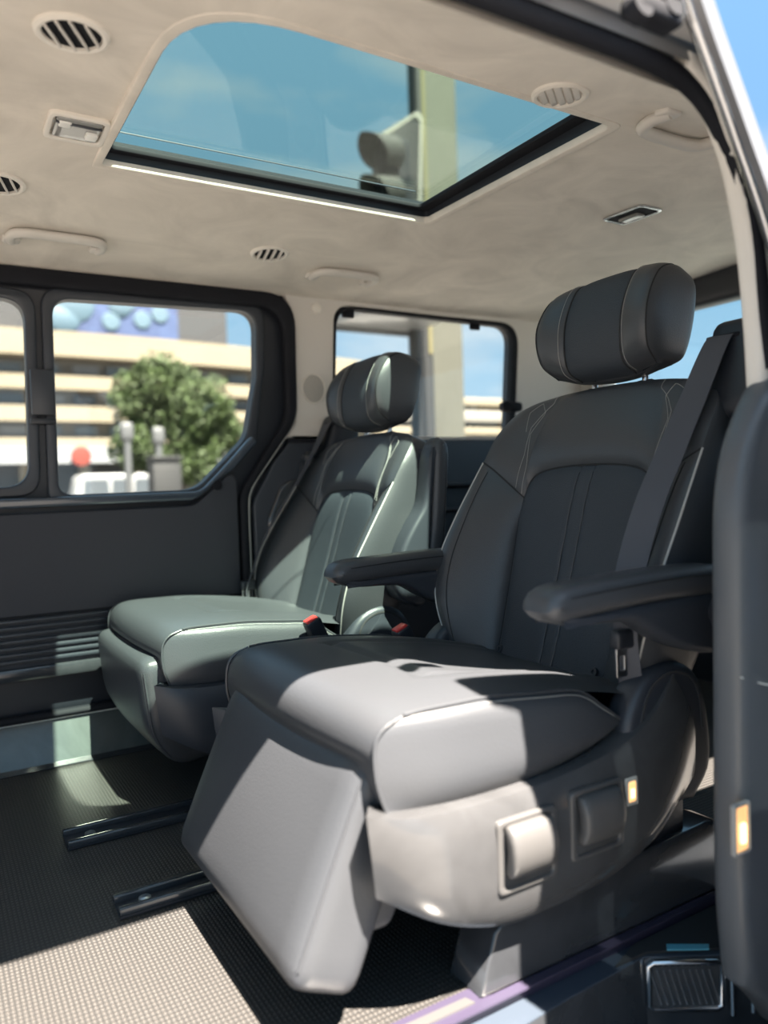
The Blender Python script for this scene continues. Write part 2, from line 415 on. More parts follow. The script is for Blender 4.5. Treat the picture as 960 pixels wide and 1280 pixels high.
def lower_trim():
    o = fillet([(0.815, -0.02, 0.01), (XR, -0.02, 0.01), (XR, 0.812, 0.01), (0.945, 0.812, 0.02), (0.88, 0.74, 0.05), (0.815, 0.63, 0.05)], 6)
    return plate(o, [], depth=0.03, bev=0.008, mid=2.100)
obj('lower_trim', lower_trim(), 'dark_plastic', wl)
obj('trim_recess', plate(fillet([(0.86, 0.30, 0.02), (0.95, 0.30, 0.02), (0.965, 0.70, 0.05), (0.90, 0.68, 0.06), (0.855, 0.58, 0.05)], 6), [], depth=0.02, bev=0.009, mid=2.082), 'dark_gloss', wl)
obj('trim_ledge', box(1.05, XR, 2.05, 2.09, 0.655, 0.672, 0.006), 'dark_plastic', wl)
obj('trim_ledge', box(1.05, XR, 2.06, 2.09, 0.575, 0.585, 0.004), 'dark_plastic', wl)
obj('speaker_grille', plate([(1.022+0.036*math.cos(a*math.pi/16), 0.963+0.042*math.sin(a*math.pi/16)) for a in range(32)], depth=0.006, bev=0.001, mid=2.092), 'speaker', wl)
obj('grille_rim', tube([(1.022+0.037*math.cos(a*math.pi/16), 2.089, 0.963+0.043*math.sin(a*math.pi/16)) for a in range(32)], 0.0022, 6, closed=True), 'beige_light', wl)
obj('screw_cover', moved(lathe([(0.016, -0.002), (0.0155, 0.003), (0.012, 0.005), (0, 0.0055)], 20), frame_at((1.042, 2.092, 1.204), (0, -1, 0))), 'beige_light', wl)
obj('fixed_belt_trim', plate(fillet([(0.93, 0.812, 0.0), (1.11, 0.812, 0.0), (1.10, 0.80, 0), (0.93, 0.80, 0)], 1), depth=0.012, mid=2.086), 'rubber', wl)

# quarter window
w1 = struct('window_1', (1.45, 2.1, 0.97), 'rear quarter window in a black rubber frame', 'window')
obj('pane', plate(grow(QWIN, 0.003, (1.45, 0.97)), depth=0.004, mid=2.128), 'glass_side', w1)
def qframe():
    outer = fillet([(1.075, 0.712, 0.05), (1.795, 0.716, 0.09), (1.838, 1.222, 0.08), (1.105, 1.220, 0.07)], 8)
    return plate(outer, [QWIN], depth=0.030, bev=0.004, mid=2.105)
obj('frame', qframe(), 'rubber', w1)
lt = obj('latch', rbox((0.042, 0.020, 0.017), 0.012, 6, M=Matrix.Translation((1.775, 2.075, 0.925))), 'rubber', w1)
obj('latch_knob', moved(lathe([(0.016, 0), (0.019, 0.008), (0.017, 0.016), (0, 0.018)], 16), frame_at((1.742, 2.062, 0.925), (-0.4, -1, 0))), 'rubber', lt)
for cx in (1.028+0.03, 1.655):
    obj('clip', rbox((0.022, 0.006, 0.014), 0.006, 5, M=Matrix.Translation((cx if cx > 1.2 else 1.16, 2.112, 1.203))), 'rubber', w1)

# sliding door, closed (far side)
d1 = struct('door_1', (0.3, 2.1, 0.12), 'closed dark sliding door with two windows on the far side', 'door')
WB = fillet([(0.300, 0.668, 0.035), (0.655, 0.672, 0.09), (0.805, 0.815, 0.09), (0.843, 0.99, 0.08), (0.850, 1.180, 0.055), (0.305, 1.165, 0.05)], 8)
WA = fillet([(-0.62, 0.690, 0.06), (0.232, 0.692, 0.06), (0.240, 1.155, 0.055), (-0.62, 1.150, 0.06)], 8)
DOOR_O = fillet([(-0.995, 0.115, 0.02), (0.782, 0.115, 0.03), (0.782, 0.655, 0.10), (0.940, 0.870, 0.13), (0.946, 1.205, 0.09), (-0.995, 1.195, 0.02)], 8)
obj('door_shell', plate(DOOR_O, [WA, WB], depth=0.030, bev=0.004, mid=2.125), 'black_plastic', d1)
HDR = fillet([(-1.0, 0.105, 0.02), (0.800, 0.105, 0.04), (0.800, 0.655, 0.10), (0.962, 0.868, 0.14), (0.970, 1.236, 0.10), (-1.0, 1.226, 0.02)], 8)
HIN = fillet([(-0.97, 0.125, 0.02), (0.775, 0.125, 0.04), (0.775, 0.66, 0.10), (0.928, 0.872, 0.13), (0.928, 1.192, 0.08), (-0.97, 1.178, 0.02)], 8)
obj('weather_strip', plate(HDR, [HIN], depth=0.030, bev=0.010, mid=2.092), 'rubber', d1)
_edge = [(0.9665, 2.090, 1.02), (0.962, 2.086, 0.90), (0.945, 2.084, 0.85), (0.88, 2.082, 0.762), (0.815, 2.082, 0.675), (0.801, 2.082, 0.62), (0.800, 2.082, 0.45), (0.800, 2.082, 0.13)]
obj('seal_edge', tube(Curve(_edge).pts(40), 0.0022, 6), 'piping', d1)
def wring(W, g, c):
    return plate(grow(W, g, c), [grow(W, 0.0, c)], depth=0.022, bev=0.006, mid=2.106)
f2 = obj('window_frame', wring(WB, 0.026, (0.57, 0.92)), 'dark_plastic', d1); obj('pane', plate(grow(WB, 0.003, (0.57, 0.92)), depth=0.004, mid=2.132), 'glass_side', f2)
f1 = obj('window_frame', wring(WA, 0.026, (-0.2, 0.92)), 'dark_plastic', d1); obj('pane', plate(grow(WA, 0.003, (-0.2, 0.92)), depth=0.004, mid=2.135), 'glass_side', f1)
obj('window_latch', box(0.243, 0.299, 2.076, 2.105, 0.868, 0.982, 0.004), 'dark_plastic', d1)
obj('window_latch', box(0.240, 0.299, 2.080, 2.105, 0.846, 0.862, 0.003), 'black_plastic', d1)
obj('sill_ledge', plate(fillet([(-0.98, 0.628, 0), (0.64, 0.642, 0.05), (0.76, 0.728, 0.05), (0.835, 0.805, 0.02), (0.815, 0.82, 0.01), (0.745, 0.748, 0.05), (0.66, 0.666, 0.06), (-0.98, 0.656, 0)], 6), depth=0.045, bev=0.008, mid=2.092), 'sill_gloss', d1)
obj('screw_cap', moved(lathe([(0.015, 0), (0.013, 0.004), (0.006, 0.005), (0, 0.002)], 12), frame_at((0.705, 2.069, 0.682), (0, -1, 0.3))), 'rubber', d1)
obj('lower_panel', plate(fillet([(-0.98, 0.215, 0.01), (0.768, 0.215, 0.02), (0.768, 0.70, 0.05), (0.745, 0.715, 0.03), (0.645, 0.628, 0.06), (-0.98, 0.618, 0.01)], 6), depth=0.028, bev=0.006, mid=2.094), 'door_fabric', d1)
for k in range(7):
    z = 0.262+k*0.0165
    obj('ridge', box(-0.96, 0.755, 2.070, 2.088, z-0.0052, z+0.0052, 0.003, 2), 'dark_plastic', d1)
obj('panel_edge', box(-0.97, 0.765, 2.066, 2.09, 0.214, 0.246, 0.005), 'dark_gloss', d1)
obj('fold_line', box(-0.97, 0.768, 2.077, 2.0815, 0.368, 0.374, 0.001), 'rubber', d1)
t1 = struct('trim_1', (0.3, 2.07, 0.0), 'shiny film covered scuff plate under the far door', 'scuff plate')
bm = bmesh.new(); pr = [(2.045, 0.0), (2.05, 0.012), (2.085, 0.095), (2.092, 0.108), (2.125, 0.112), (2.125, 0.0)]
a = [bm.verts.new((-1.0, y, z)) for y, z in pr]; b = [bm.verts.new((0.80, y, z)) for y, z in pr]
for k in range(len(pr)-1): bm.faces.new((a[k], a[k+1], b[k+1], b[k]))
bm.faces.new(a); bm.faces.new(b)
obj('scuff_plate', bm, 'scuff', t1)
obj('edge_bead', tube([(-1.0, 2.088, 0.106), (0.80, 2.088, 0.106)], 0.004, 8), 'white_mark', t1)
for k, dy in enumerate((0.0, 0.012, 0.024)):
    obj('tread_line', box(-1.0, 0.82, 2.018+dy, 2.025+dy, 0.0, 0.006, 0.002, 1), 'dark_gloss', t1)

# --- rear wall
wr = struct('wall_rear', (2.15, 1.4, 0.6), 'rear end of the cabin with the tailgate window', 'wall')
obj('tailgate_header', rbox((0.035, 0.75, 0.062), 0.02, 8, M=Matrix.Translation((2.17, 1.36, 1.262))), 'black_plastic', wr)
obj('tailgate_lower', box(2.15, 2.2, 0.60, 2.12, -0.05, 0.78, 0.01), 'dark_plastic', wr)
obj('corner_pillar', box(2.13, 2.2, 1.98, 2.12, 0.7, 1.26, 0.01), 'beige_plastic', wr)
obj('corner_pillar', box(2.13, 2.2, 0.60, 0.74, 0.7, 1.26, 0.01), 'beige_plastic', wr)
w3 = struct('window_3', (2.19, 1.36, 0.98), 'tailgate window behind the near seat', 'window')
obj('pane', plate(fillet([(0.72, 0.76, 0.05), (2.0, 0.76, 0.05), (2.0, 1.24, 0.05), (0.72, 1.24, 0.05)], 5), depth=0.004, mid=2.19, plane='YZ'), 'glass_rear', w3)

# --- near side: wall behind the opening, pillar trims, roof rail, step
wn = struct('wall_right', (1.5, 0.6, 0.5), 'near side wall of the cabin behind the door opening', 'wall')
obj('side_panel', plate([(XF, -0.1), (-0.48, -0.1), (-0.48, 1.19), (XF, 1.19)], [rrect(-1.3, -0.6, 0.62, 1.08, 0.05)], depth=0.03, mid=0.605), 'silver_paint', wn)
obj('inner_panel', plate([(0.99, 0.0), (XR, 0.0), (XR, 0.74), (0.99, 0.74)], [], depth=0.02, mid=0.635), 'dark_plastic', wn)
t2 = struct('trim_2', (0.95, 0.62, 0.0), 'dark grey glossy pillar trim beside the near seat', 'pillar trim')
PIL = [(0.857, 0.02), (0.846, 0.15), (0.850, 0.40), (0.853, 0.56), (0.858, 0.64), (0.875, 0.70), (0.905, 0.752), (0.945, 0.788), (1.06, 0.80), (1.06, -0.06), (0.93, -0.06), (0.90, -0.02)]
obj('lower_cover', plate([tuple(p)[:2] for p in [(v.x, v.z) for v in Curve([(x, 0, z) for x, z in PIL[:9]]).pts(40)]]+PIL[9:], [], depth=0.05, bev=0.018, mid=0.602, bres=4), 'pillar_plastic', t2)
obj('door_seal', tube(Curve([(0.925, 0.572, -0.04), (0.922, 0.572, 0.30), (0.924, 0.572, 0.58), (0.935, 0.572, 0.66), (0.965, 0.572, 0.72), (1.02, 0.572, 0.75)]).pts(40), 0.011, 10), 'rubber', t2)
bmS = [(0.846, 0.44), (1.05, 0.47)]
obj('film_edge', tube([(0.8535, 0.582, 0.415), (0.89, 0.576, 0.402), (0.915, 0.576, 0.396)], 0.0009, 5), 'white_mark', t2)
t3 = struct('trim_3', (0.92, 0.64, 0.8), 'beige upper pillar trim at the rear of the door opening', 'pillar trim')
UP = Curve([(0.800, 0, 1.150), (0.838, 0, 1.128), (0.868, 0, 1.090), (0.893, 0, 1.042), (0.916, 0, 0.96), (0.929, 0, 0.865), (0.936, 0, 0.76)]).pts(30)
obj('upper_cover', plate([(p.x, p.z) for p in UP]+[(1.06, 0.76), (1.06, 1.17), (0.80, 1.17)], [], depth=0.03, bev=0.010, mid=0.612, bres=3), 'beige_light', t3)
t4 = struct('trim_4', (0.4, 0.6, 1.17), 'roof rail with black rubber seal above the door opening', 'roof rail')
SEAL = Curve([(-0.5, 0.615, 1.148), (0.2, 0.615, 1.150), (0.6, 0.615, 1.152), (0.76, 0.615, 1.150), (0.83, 0.615, 1.135), (0.872, 0.612, 1.100), (0.902, 0.608, 1.05), (0.93, 0.605, 0.96), (0.95, 0.602, 0.80)]).pts(80)
obj('rubber_seal', tube(SEAL, 0.012, 10), 'rubber', t4)
obj('rail_lip', tube([(p.x, p.y-0.022, p.z+0.016) for p in SEAL[:52]], 0.0065, 8), 'body_grey', t4)
obj('rail_channel', box(-0.5, 1.0, 0.575, 0.60, 1.175, 1.225, 0.004), 'body_grey', t4)
obj('rail_step', box(-0.5, 1.0, 0.555, 0.585, 1.215, 1.245, 0.003), 'body_grey', t4)
t5 = struct('trim_5', (0.6, 0.7, 0.0), 'plastic covered door sill and step well', 'door sill')
# sill top, film and step well
WELL = [(XF, 0.70), (0.54, 0.722), (0.691, 0.735), (0.854, 0.741), (0.949, 0.681), (0.99, 0.665), (1.10, 0.62)]
obj('sill_top', plate(WELL+[(1.10, 0.772), (XF, 0.772)], [], depth=0.02, mid=-0.028, plane='XY'), 'sill_gloss', t5)
obj('protective_film', plate([(XF, 0.758), (0.60, 0.758), (1.05, 0.762), (1.05, 0.774), (0.60, 0.774), (0.585, 0.80), (XF, 0.80)], [], depth=0.003, mid=0.0005, plane='XY'), 'purple_film', t5)
obj('film_strip', plate([(0.30, 0.772), (0.575, 0.772), (0.57, 0.786), (0.30, 0.790)], [], depth=0.002, mid=0.003, plane='XY'), 'paddle', t5)
obj('sill_wall', box(XF, 1.08, 0.768, 0.7745, -0.03, 0.0), 'purple_film', t5)
obj('carpet_corner', plate([(0.80, 0.745), (0.86, 0.742), (0.955, 0.69), (1.03, 0.68), (1.06, 0.765), (0.86, 0.765)], [], depth=0.004, mid=-0.016, plane='XY'), 'carpet', t5)
obj('blue_film', plate([(0.885, 0.727), (0.935, 0.695), (0.945, 0.702), (0.895, 0.736)], [], depth=0.002, mid=-0.0125, plane='XY'), 'cyan_film', t5)
obj('step_well', plate([(XF, 0.40), (1.2, 0.40), (1.2, 0.76), (XF, 0.76)], [], depth=0.02, mid=-0.150, plane='XY'), 'dark_gloss', t5)
bm = bmesh.new()
a = [bm.verts.new((x, y, -0.020)) for x, y in WELL]; b = [bm.verts.new((x, y-0.004, -0.145)) for x, y in WELL]
for k in range(len(WELL)-1): bm.faces.new((a[k], a[k+1], b[k+1], b[k]))
obj('riser', finish(bm, smooth=20), 'dark_gloss', t5)
_B, _C = Vector((0.854, 0.741, 0)), Vector((0.949, 0.681, 0)); _N = Vector((-(0.741-0.681), -(0.949-0.854), 0)).normalized()
def WT(t, z, o=0.003): return _B.lerp(_C, t)+Vector((0, 0, z))+_N*o
rim = [WT(0.04, -0.030), WT(0.10, -0.026), WT(0.90, -0.026), WT(0.96, -0.030), WT(0.96, -0.088), WT(0.90, -0.093), WT(0.10, -0.093), WT(0.04, -0.088)]
obj('chrome_rim', tube(rim, 0.0048, 8, closed=True), 'chrome', t5)
obj('tread_panel', moved(box(-0.048, 0.048, -0.0015, 0.0015, -0.0905, -0.029), Matrix.Translation(WT(0.5, 0, 0.002)) @ Matrix.Rotation(math.atan2(_C.y-_B.y, _C.x-_B.x), 4, 'Z')), 'shell_gloss', t5)
for k in range(10):
    t0 = 0.06+k*0.082
    obj('tread_rib', tube([WT(t0, -0.036, 0.0045), WT(min(t0+0.13, 0.93), -0.086, 0.0045)], 0.0016, 5), 'silver_paint', t5)
for xx, yy in ((0.956, 0.674), (0.985, 0.662)):
    obj('chrome_edge', tube([(xx, yy, -0.022), (xx-0.004, yy-0.004, -0.10)], 0.0045, 8), 'chrome', t5)
# --- outer body side with bright opening edge, and an unseen open sliding door set to shade the near seat
FE = Curve([(0.665, 0, 1.32), (0.734, 0, 1.184), (0.810, 0, 1.063), (0.870, 0, 0.965), (0.915, 0, 0.86), (0.935, 0, 0.74), (0.942, 0, 0.55), (0.945, 0, -0.10)]).pts(60)
t6 = struct('trim_6', (1.0, 0.56, 0.5), 'bright metal edge of the body side behind the door opening', 'body edge')
obj('body_side', plate([(p.x+0.022, p.z) for p in FE]+[(0.98, -0.42), (XR, -0.42), (XR, 1.20), (1.2, 1.30), (0.75, 1.34)], [rrect(1.20, 1.95, 0.72, 1.10, 0.05)], depth=0.02, mid=0.560), 'door_glass_dark', t6)
obj('front_flange', ribbon([(p.x+0.010, 0.546, p.z) for p in FE], (1, 0, 0), 0.022, 0.020), 'silver_paint', t6)
obj('edge_bead', tube([(p.x, 0.552, p.z) for p in FE], 0.0075, 8), 'chrome', t6)
obj('rubber_bead', tube([(p.x+0.026, 0.546, p.z) for p in FE], 0.007, 8), 'body_grey', t6)
d2 = struct('door_2', (1.1, 0.38, -0.3), 'unseen open near sliding door, placed to shade the near seat', 'door')
obj('door_body', plate(fillet([(0.697, -0.30, 0.05), (1.75, -0.30, 0.05), (1.75, 1.02, 0.1), (1.0, 1.10, 0.1), (0.86, 1.21, 0.03), (0.655, 1.215, 0.02), (0.655, 1.125, 0.01), (0.697, 1.10, 0.02)], 5), [rrect(0.84, 1.65, 0.56, 1.0, 0.06)], depth=0.05, bev=0.01, mid=0.385), 'door_glass_dark', d2)  # out of view; outline shaped to cast the shadow edge on seat and armrest
obj('door_pane', plate(rrect(0.835, 1.655, 0.555, 1.005, 0.06), depth=0.005, mid=0.385), 'privacy', d2)
# door roller in the roof rail
mech = thing('door_roller', (0.70, 0.57, 1.20), 'black door roller bracket in the grey roof rail', 'bracket')
mp_ = at(815, 18, Y=0.545)
obj('roller_arm', rbox((0.035, 0.014, 0.010), 0.006, 6, M=Matrix.Translation(mp_)), 'rubber', mech)
for dx in (-0.028, 0.018):
    obj('roller_wheel', moved(lathe([(0.0, -0.008), (0.013, -0.008), (0.014, 0), (0.013, 0.008), (0, 0.008)], 16), frame_at(mp_+Vector((dx, -0.006, 0.008 if dx > 0 else -0.006)), (0, -1, 0.2))), 'rubber', mech)
obj('roller_pin', tube([mp_+Vector((-0.02, -0.012, 0.018)), mp_+Vector((0.03, -0.012, 0.022))], 0.004, 8), 'chrome', mech)
gus = obj('rail_end_gusset', plate(fillet([(0.71, 1.165, 0.005), (0.86, 1.165, 0.01), (0.80, 1.21, 0.02), (0.74, 1.225, 0.01)], 4), depth=0.006, bev=0.001, mid=0.560), 'body_grey', t4)

# ================================================================== fixtures on headliner and pillars
def vent(px, py, size, label, closed=False, ang=0.0):
    p, n = ceil_hit(px, py); F = frame_at(p, n) @ Matrix.Rotation(ang, 4, 'Z')
    t = thing('air_vent', p, label, 'air vent', 'round air vents in the headliner'); s = size/2
    obj('bezel', lathe([(s*1.02, -0.002), (s*1.0, 0.004), (s*0.90, 0.0065), (s*0.80, 0.005), (s*0.76, -0.004)], 32, F), 'beige_light', t)
    obj('duct', lathe([(s*0.80, 0.0012), (0, 0.0012)], 24, F), 'suede' if closed else 'rubber', t)
    m = 5 if closed else 4
    for k in range(m):
        o = (k-(m-1)/2)*s*(0.29 if closed else 0.36); L = math.sqrt(max((s*0.77)**2-o*o, 1e-5))
        obj('slat', rbox((0.0024 if not closed else s*0.12, L, 0.0042 if not closed else 0.0018), 0.0017, 3, M=F @ Matrix.Translation((o, 0, 0.0042 if not closed else 0.003)) @ Matrix.Rotation(0.45 if not closed else 0.2, 4, 'Y')), 'beige_plastic', t)
    return t
vent(90, 40, 0.098, 'round beige air vent in headliner nearest the small square dome lamp', False, 0.5)
vent(337, 316, 0.098, 'round air vent with dark gaps beside a ceiling grab handle above the far window', False, 0.2)
vent(-2, 228, 0.098, 'round air vent beyond the dome lamp, only its rim showing', False, 0.3)
vent(700, 117, 0.090, 'closed round beige air vent between sunroof and door opening', True, 0.9)
def handle(px, py, L, label, nn=None):
    p, n = ceil_hit(px, py)
    t = thing('grab_handle', p, label, 'grab handle', 'beige grab handles on the headliner')
    F = frame_at(p, n)
    k_ = -1 if nn else 1
    pts = Curve([(-L/2+0.006, -0.040*k_, 0.006), (-L/2, -0.010*k_, 0.009), (-L/2+0.008, 0.018*k_, 0.012), (-L/2+0.035, 0.028*k_, 0.013), (0, 0.030*k_, 0.013), (L/2-0.035, 0.028*k_, 0.013), (L/2-0.008, 0.018*k_, 0.012), (L/2, -0.010*k_, 0.009), (L/2-0.006, -0.040*k_, 0.006)]).pts(36)
    rad = [0.0125-0.003*min(1, abs(i-18)/-18+1)*1.0 for i in range(37)]
    obj('grip', tube([F @ q for q in pts], 0.0105, 12, flat=(F.to_3x3() @ Vector((0, 1, 0)), 1.25)), 'beige_plastic', t)
    for s in (-1, 1):
        obj('hinge_mount', rbox((0.019, 0.016, 0.008), 0.007, 6, M=F @ Matrix.Translation((s*(L/2-0.006), -0.036*k_, 0.003))), 'beige_plastic', t)
handle(72, 296, 0.20, 'long beige grab handle on headliner above the sliding door windows')
handle(432, 342, 0.185, 'beige grab handle on headliner above the speaker pillar')
handle(852, 158, 0.17, 'beige grab handle beside the door opening and upper pillar', True)
# dome lamp
p, n = ceil_hit(96, 158); F = frame_at(p, n)
t = thing('dome_lamp', p, 'small square dome lamp with clear lens in the headliner', 'lamp')
obj('bezel', moved(plate(rrect(-0.050, 0.050, -0.048, 0.048, 0.016), [rrect(-0.040, 0.040, -0.038, 0.038, 0.010)], depth=0.010, bev=0.003, mid=0.003, plane='XY'), F), 'beige_light', t)
obj('housing', moved(plate(rrect(-0.041, 0.041, -0.039, 0.039, 0.010), [], depth=0.004, mid=-0.002, plane='XY'), F), 'steel', t)
ln = obj('lens', rbox((0.037, 0.035, 0.005), 0.004, 6, M=F @ Matrix.Translation((0, 0, 0.003))), 'lens_clear', t)
obj('lens_rib', rbox((0.037, 0.003, 0.003), 0.002, 3, M=F @ Matrix.Translation((0, 0.022, 0.008))), 'dark_plastic', ln)
obj('switch', rbox((0.010, 0.011, 0.005), 0.003, 4, M=F @ Matrix.Translation((0.024, -0.006, 0.009))), 'white_mark', t)
obj('bulb', rbox((0.010, 0.009, 0.003), 0.002, 4, M=F @ Matrix.Translation((-0.022, 0.018, 0.008))), 'white_mark', t)
# slim rear lamp
p, n = ceil_hit(790, 267); F = frame_at(p, n, (0.62, -0.78, 0))
F = frame_at(p, n, (1, 0, 0))
t = thing('ceiling_lamp', p, 'slim chrome rimmed lamp recessed in headliner above the near headrest', 'lamp')
obj('rim', moved(plate(rrect(-0.040, 0.040, -0.062, 0.062, 0.016), [rrect(-0.034, 0.034, -0.055, 0.055, 0.013)], depth=0.007, bev=0.002, mid=0.002, plane='XY'), F), 'chrome', t)
obj('recess', moved(plate(rrect(-0.035, 0.035, -0.056, 0.056, 0.013), [], depth=0.003, mid=0.0, plane='XY'), F), 'rubber', t)
obj('lens', rbox((0.014, 0.030, 0.004), 0.003, 5, M=F @ Matrix.Translation((0.012, -0.012, 0.004))), 'lens_clear', t)
# courtesy lamp in the pillar trim
cp = at(925, 1035, Y=0.577)
t = thing('courtesy_lamp', cp, 'glowing amber courtesy lamp set in the dark pillar trim', 'lamp')
def qplate(h, w, r): return rrect(-w, w, -h, h, r)
FL = frame_at(cp, (0, -1, 0), (1, 0, 0))
obj('lamp_rim', moved(plate(qplate(0.032, 0.0165, 0.004), [qplate(0.028, 0.0125, 0.003)], depth=0.008, bev=0.002, mid=0.001, plane='XY'), FL), 'lens_clear', t)
obj('lamp_lens', moved(plate(qplate(0.0285, 0.013, 0.003), [], depth=0.004, mid=0.0, plane='XY'), FL), 'amber_lamp', t)
obj('lamp_bulb', rbox((0.005, 0.013, 0.003), 0.003, 5, None, FL @ Matrix.Translation((0.002, -0.006, 0.003))), 'amber_bulb', t)

# seat rails in the floor
for nm, y0, y1, x0 in (('rail between both seats', 1.232, 1.292, 0.236), ('rail in front of the far seat', 1.530, 1.605, 0.206)):
    x1 = 0.58 if y0 < 1.4 else 0.535
    t = thing('seat_rail', (x0, (y0+y1)/2, 0), 'black metal seat '+nm+' in the rubber floor', 'seat rail', 'floor rails of the seats')
    obj('channel', plate([(x0, y0), (x1, y0), (x1, y1), (x0, y1)], [], depth=0.004, mid=0.0035, plane='XY'), 'black_plastic', t)
    for y in (y0+0.008, y1-0.008):
        obj('rail_wall', box(x0, x1, y-0.006, y+0.006, 0.004, 0.016, 0.002), 'dark_gloss', t)
    obj('bolt', moved(lathe([(0.010, 0), (0.010, 0.006), (0.004, 0.007), (0.004, 0.003), (0, 0.003)], 10), Matrix.Translation((x0+0.045, (y0+y1)/2, 0.005))), 'steel', t)

# ================================================================== the two captain seats
def make_seat(y0, dx, sgn, recline, loc, label, legrest, arms, bx, bz=0.285):
    """sgn: world y = y0 + sgn*o with o positive towards the outer side of the van"""
    S = thing('captain_seat', loc, label, 'car seat', 'second row captain seats')
    def w(x, o, z): return Vector((x+dx, y0+sgn*o, z))
    # ---------------- cushion
    cz = lambda o: 0.0
    def prof(o, top, front, k=0.0):      # front-bottom -> over the front roll -> rear, at lateral position o
        return Curve([w(front+0.002, o, 0.283), w(front-0.010, o, 0.320), w(front-0.008, o, top-0.030), w(front+0.006, o, top-0.008), w(front+0.035, o, top+0.002), w(front+0.10, o, top+0.003), w(front+0.20, o, top-0.001), w(front+0.36, o, top-0.024), w(front+0.53, o, top-0.066)])
    hw = 0.252
    ce, cl = prof(-hw, 0.386, 0.452), prof(hw, 0.386, 0.452)
    cush = Patch(Curve([w(0.454, -hw, 0.283), w(0.444, -0.12, 0.283), w(0.441, 0, 0.283), w(0.444, 0.12, 0.283), w(0.454, hw, 0.283)]),
                 Curve([w(0.98, -hw, 0.315), w(0.98, 0, 0.318), w(0.98, hw, 0.315)]), ce, cl)
    def rel(a, b):
        o = (2*a-1); h = 0.012*(1-abs(o)**5)*min(1, b*6)
        def groove(d, wd): return -0.006*math.exp(-(d/wd)**2)
        if b > 0.36: h += groove(abs(o)-0.58, 0.022)*min(1, (b-0.36)*14) ; h += -0.010*max(0, 1-(abs(o)/0.58)**6)*min(1, (b-0.40)*8) if b > 0.40 and abs(o) < 0.58 else 0
        if abs(o) < 0.60: h += groove((b-0.375)*6-0.15*(1-(o/0.6)**2)*0.6, 0.10)
        return h
    cush.relief = rel; cush.out = (0, 0, 1)
    c_main = obj('cushion_top', cush.mesh(56, 64, False), 'leather', S)
    for s in (-1, 1):
        edge = cl if s > 0 else ce
        topc = Curve([w(0.430, s*hw, 0.283)]+[edge(t) for t in (0.06, 0.12, 0.16, 0.2, 0.3, 0.45, 0.6, 0.75)]+[w(0.845, s*(hw+0.004), 0.333), w(0.862, s*(hw+0.004), 0.309)])
        t_f = 0.155
        # side panel: top seam, bottom edge
        a0 = edge(0.10); front_low = w(0.432, s*(hw+0.002), 0.283)
        seam = Curve([edge(0.205), edge(0.24), edge(0.31), edge(0.42), edge(0.55), edge(0.66), w(0.815, s*(hw+0.006), 0.340), w(0.850, s*(hw+0.006), 0.316)])
        bot = Curve([w(0.456, s*(hw+0.006), 0.276), w(0.55, s*(hw+0.014), 0.272), w(0.68, s*(hw+0.014), 0.276), w(0.78, s*(hw+0.01), 0.289), w(0.850, s*(hw+0.006), 0.312)])
        fr = Curve([w(0.456, s*(hw+0.006), 0.276), w(0.444, s*(hw+0.004), 0.315), edge(0.12), edge(0.16), edge(0.205)])
        rr = Curve([w(0.850, s*(hw+0.006), 0.312), w(0.850, s*(hw+0.006), 0.316)])
        sp_ = Patch(bot, seam, fr, rr, bulge=0.016, out=(0, sgn*s, 0.2), p=4)
        sd = obj('cushion_side', sp_.mesh(40, 16), 'leather', S)
        obj('seam_piping', tube([q+Vector((0, sgn*s*0.002, 0.001)) for q in seam.pts(40)], 0.0024, 6), 'leather', sd)
        obj('seam_piping', tube([q+Vector((-0.002, sgn*s*0.002, 0)) for q in fr.pts(16)], 0.0024, 6), 'leather', sd)
        obj('stitching', tube([sp_(i/40, 0.93, 0.0008) for i in range(2, 39)], 0.0006, 4), 'stitch', sd)
    obj('cushion_pan', box(0.45+dx, 1.02+dx, y0-0.235, y0+0.235, 0.235, 0.30, 0.01), 'black_plastic', S)
    # ---------------- backrest
    er = Vector((math.sin(recline), 0, math.cos(recline))); en = Vector((-math.cos(recline), 0, math.sin(recline)))
    B0 = Vector((bx, y0, bz))
    def q(o, h, n): return B0+er*h+en*n+Vector((0, sgn*o, 0))
    def half(s):
        inner = [(s*0.128, -0.01, 0.012), (s*0.140, 0.08, 0.004), (s*0.152, 0.20, 0.0), (s*0.160, 0.30, 0.0), (s*0.158, 0.362, 0.002)]
        ridge = [(s*0.190, -0.02, 0.020), (s*0.236, 0.05, 0.058), (s*0.266, 0.13, 0.088), (s*0.276, 0.21, 0.092), (s*0.276, 0.30, 0.074), (s*0.271, 0.385, 0.052), (s*0.268, 0.43, 0.040)]
        shou = [(s*0.268, 0.43, 0.040), (s*0.266, 0.48, 0.028), (s*0.258, 0.518, 0.014), (s*0.236, 0.554, -0.002), (s*0.194, 0.573, -0.012)]
        rear = [(s*0.180, -0.03, -0.04), (s*0.230, 0.05, -0.06), (s*0.255, 0.2, -0.075), (s*0.258, 0.38, -0.085), (s*0.250, 0.49, -0.09), (s*0.230, 0.548, -0.088), (s*0.188, 0.570, -0.085)]
        return inner, ridge, shou, rear
    cv = lambda L: Curve([q(*p) for p in L])
    iL, rL, sL, bL = half(-1); iR, rR, sR, bR = half(1)
    arch_pts = [(-0.158, 0.362, 0.002), (-0.150, 0.393, 0.003), (-0.128, 0.412, 0.004), (-0.08, 0.422, 0.004), (0, 0.426, 0.003), (0.08, 0.422, 0.004), (0.128, 0.412, 0.004), (0.150, 0.393, 0.003), (0.158, 0.362, 0.002)]
    arch = cv(arch_pts)
    botc = cv([(-0.128, -0.01, 0.012), (0, -0.012, 0.004), (0.128, -0.01, 0.012)])
    cen = Patch(botc, arch, cv(iL), cv(iR), bulge=0.014, out=en, p=8)
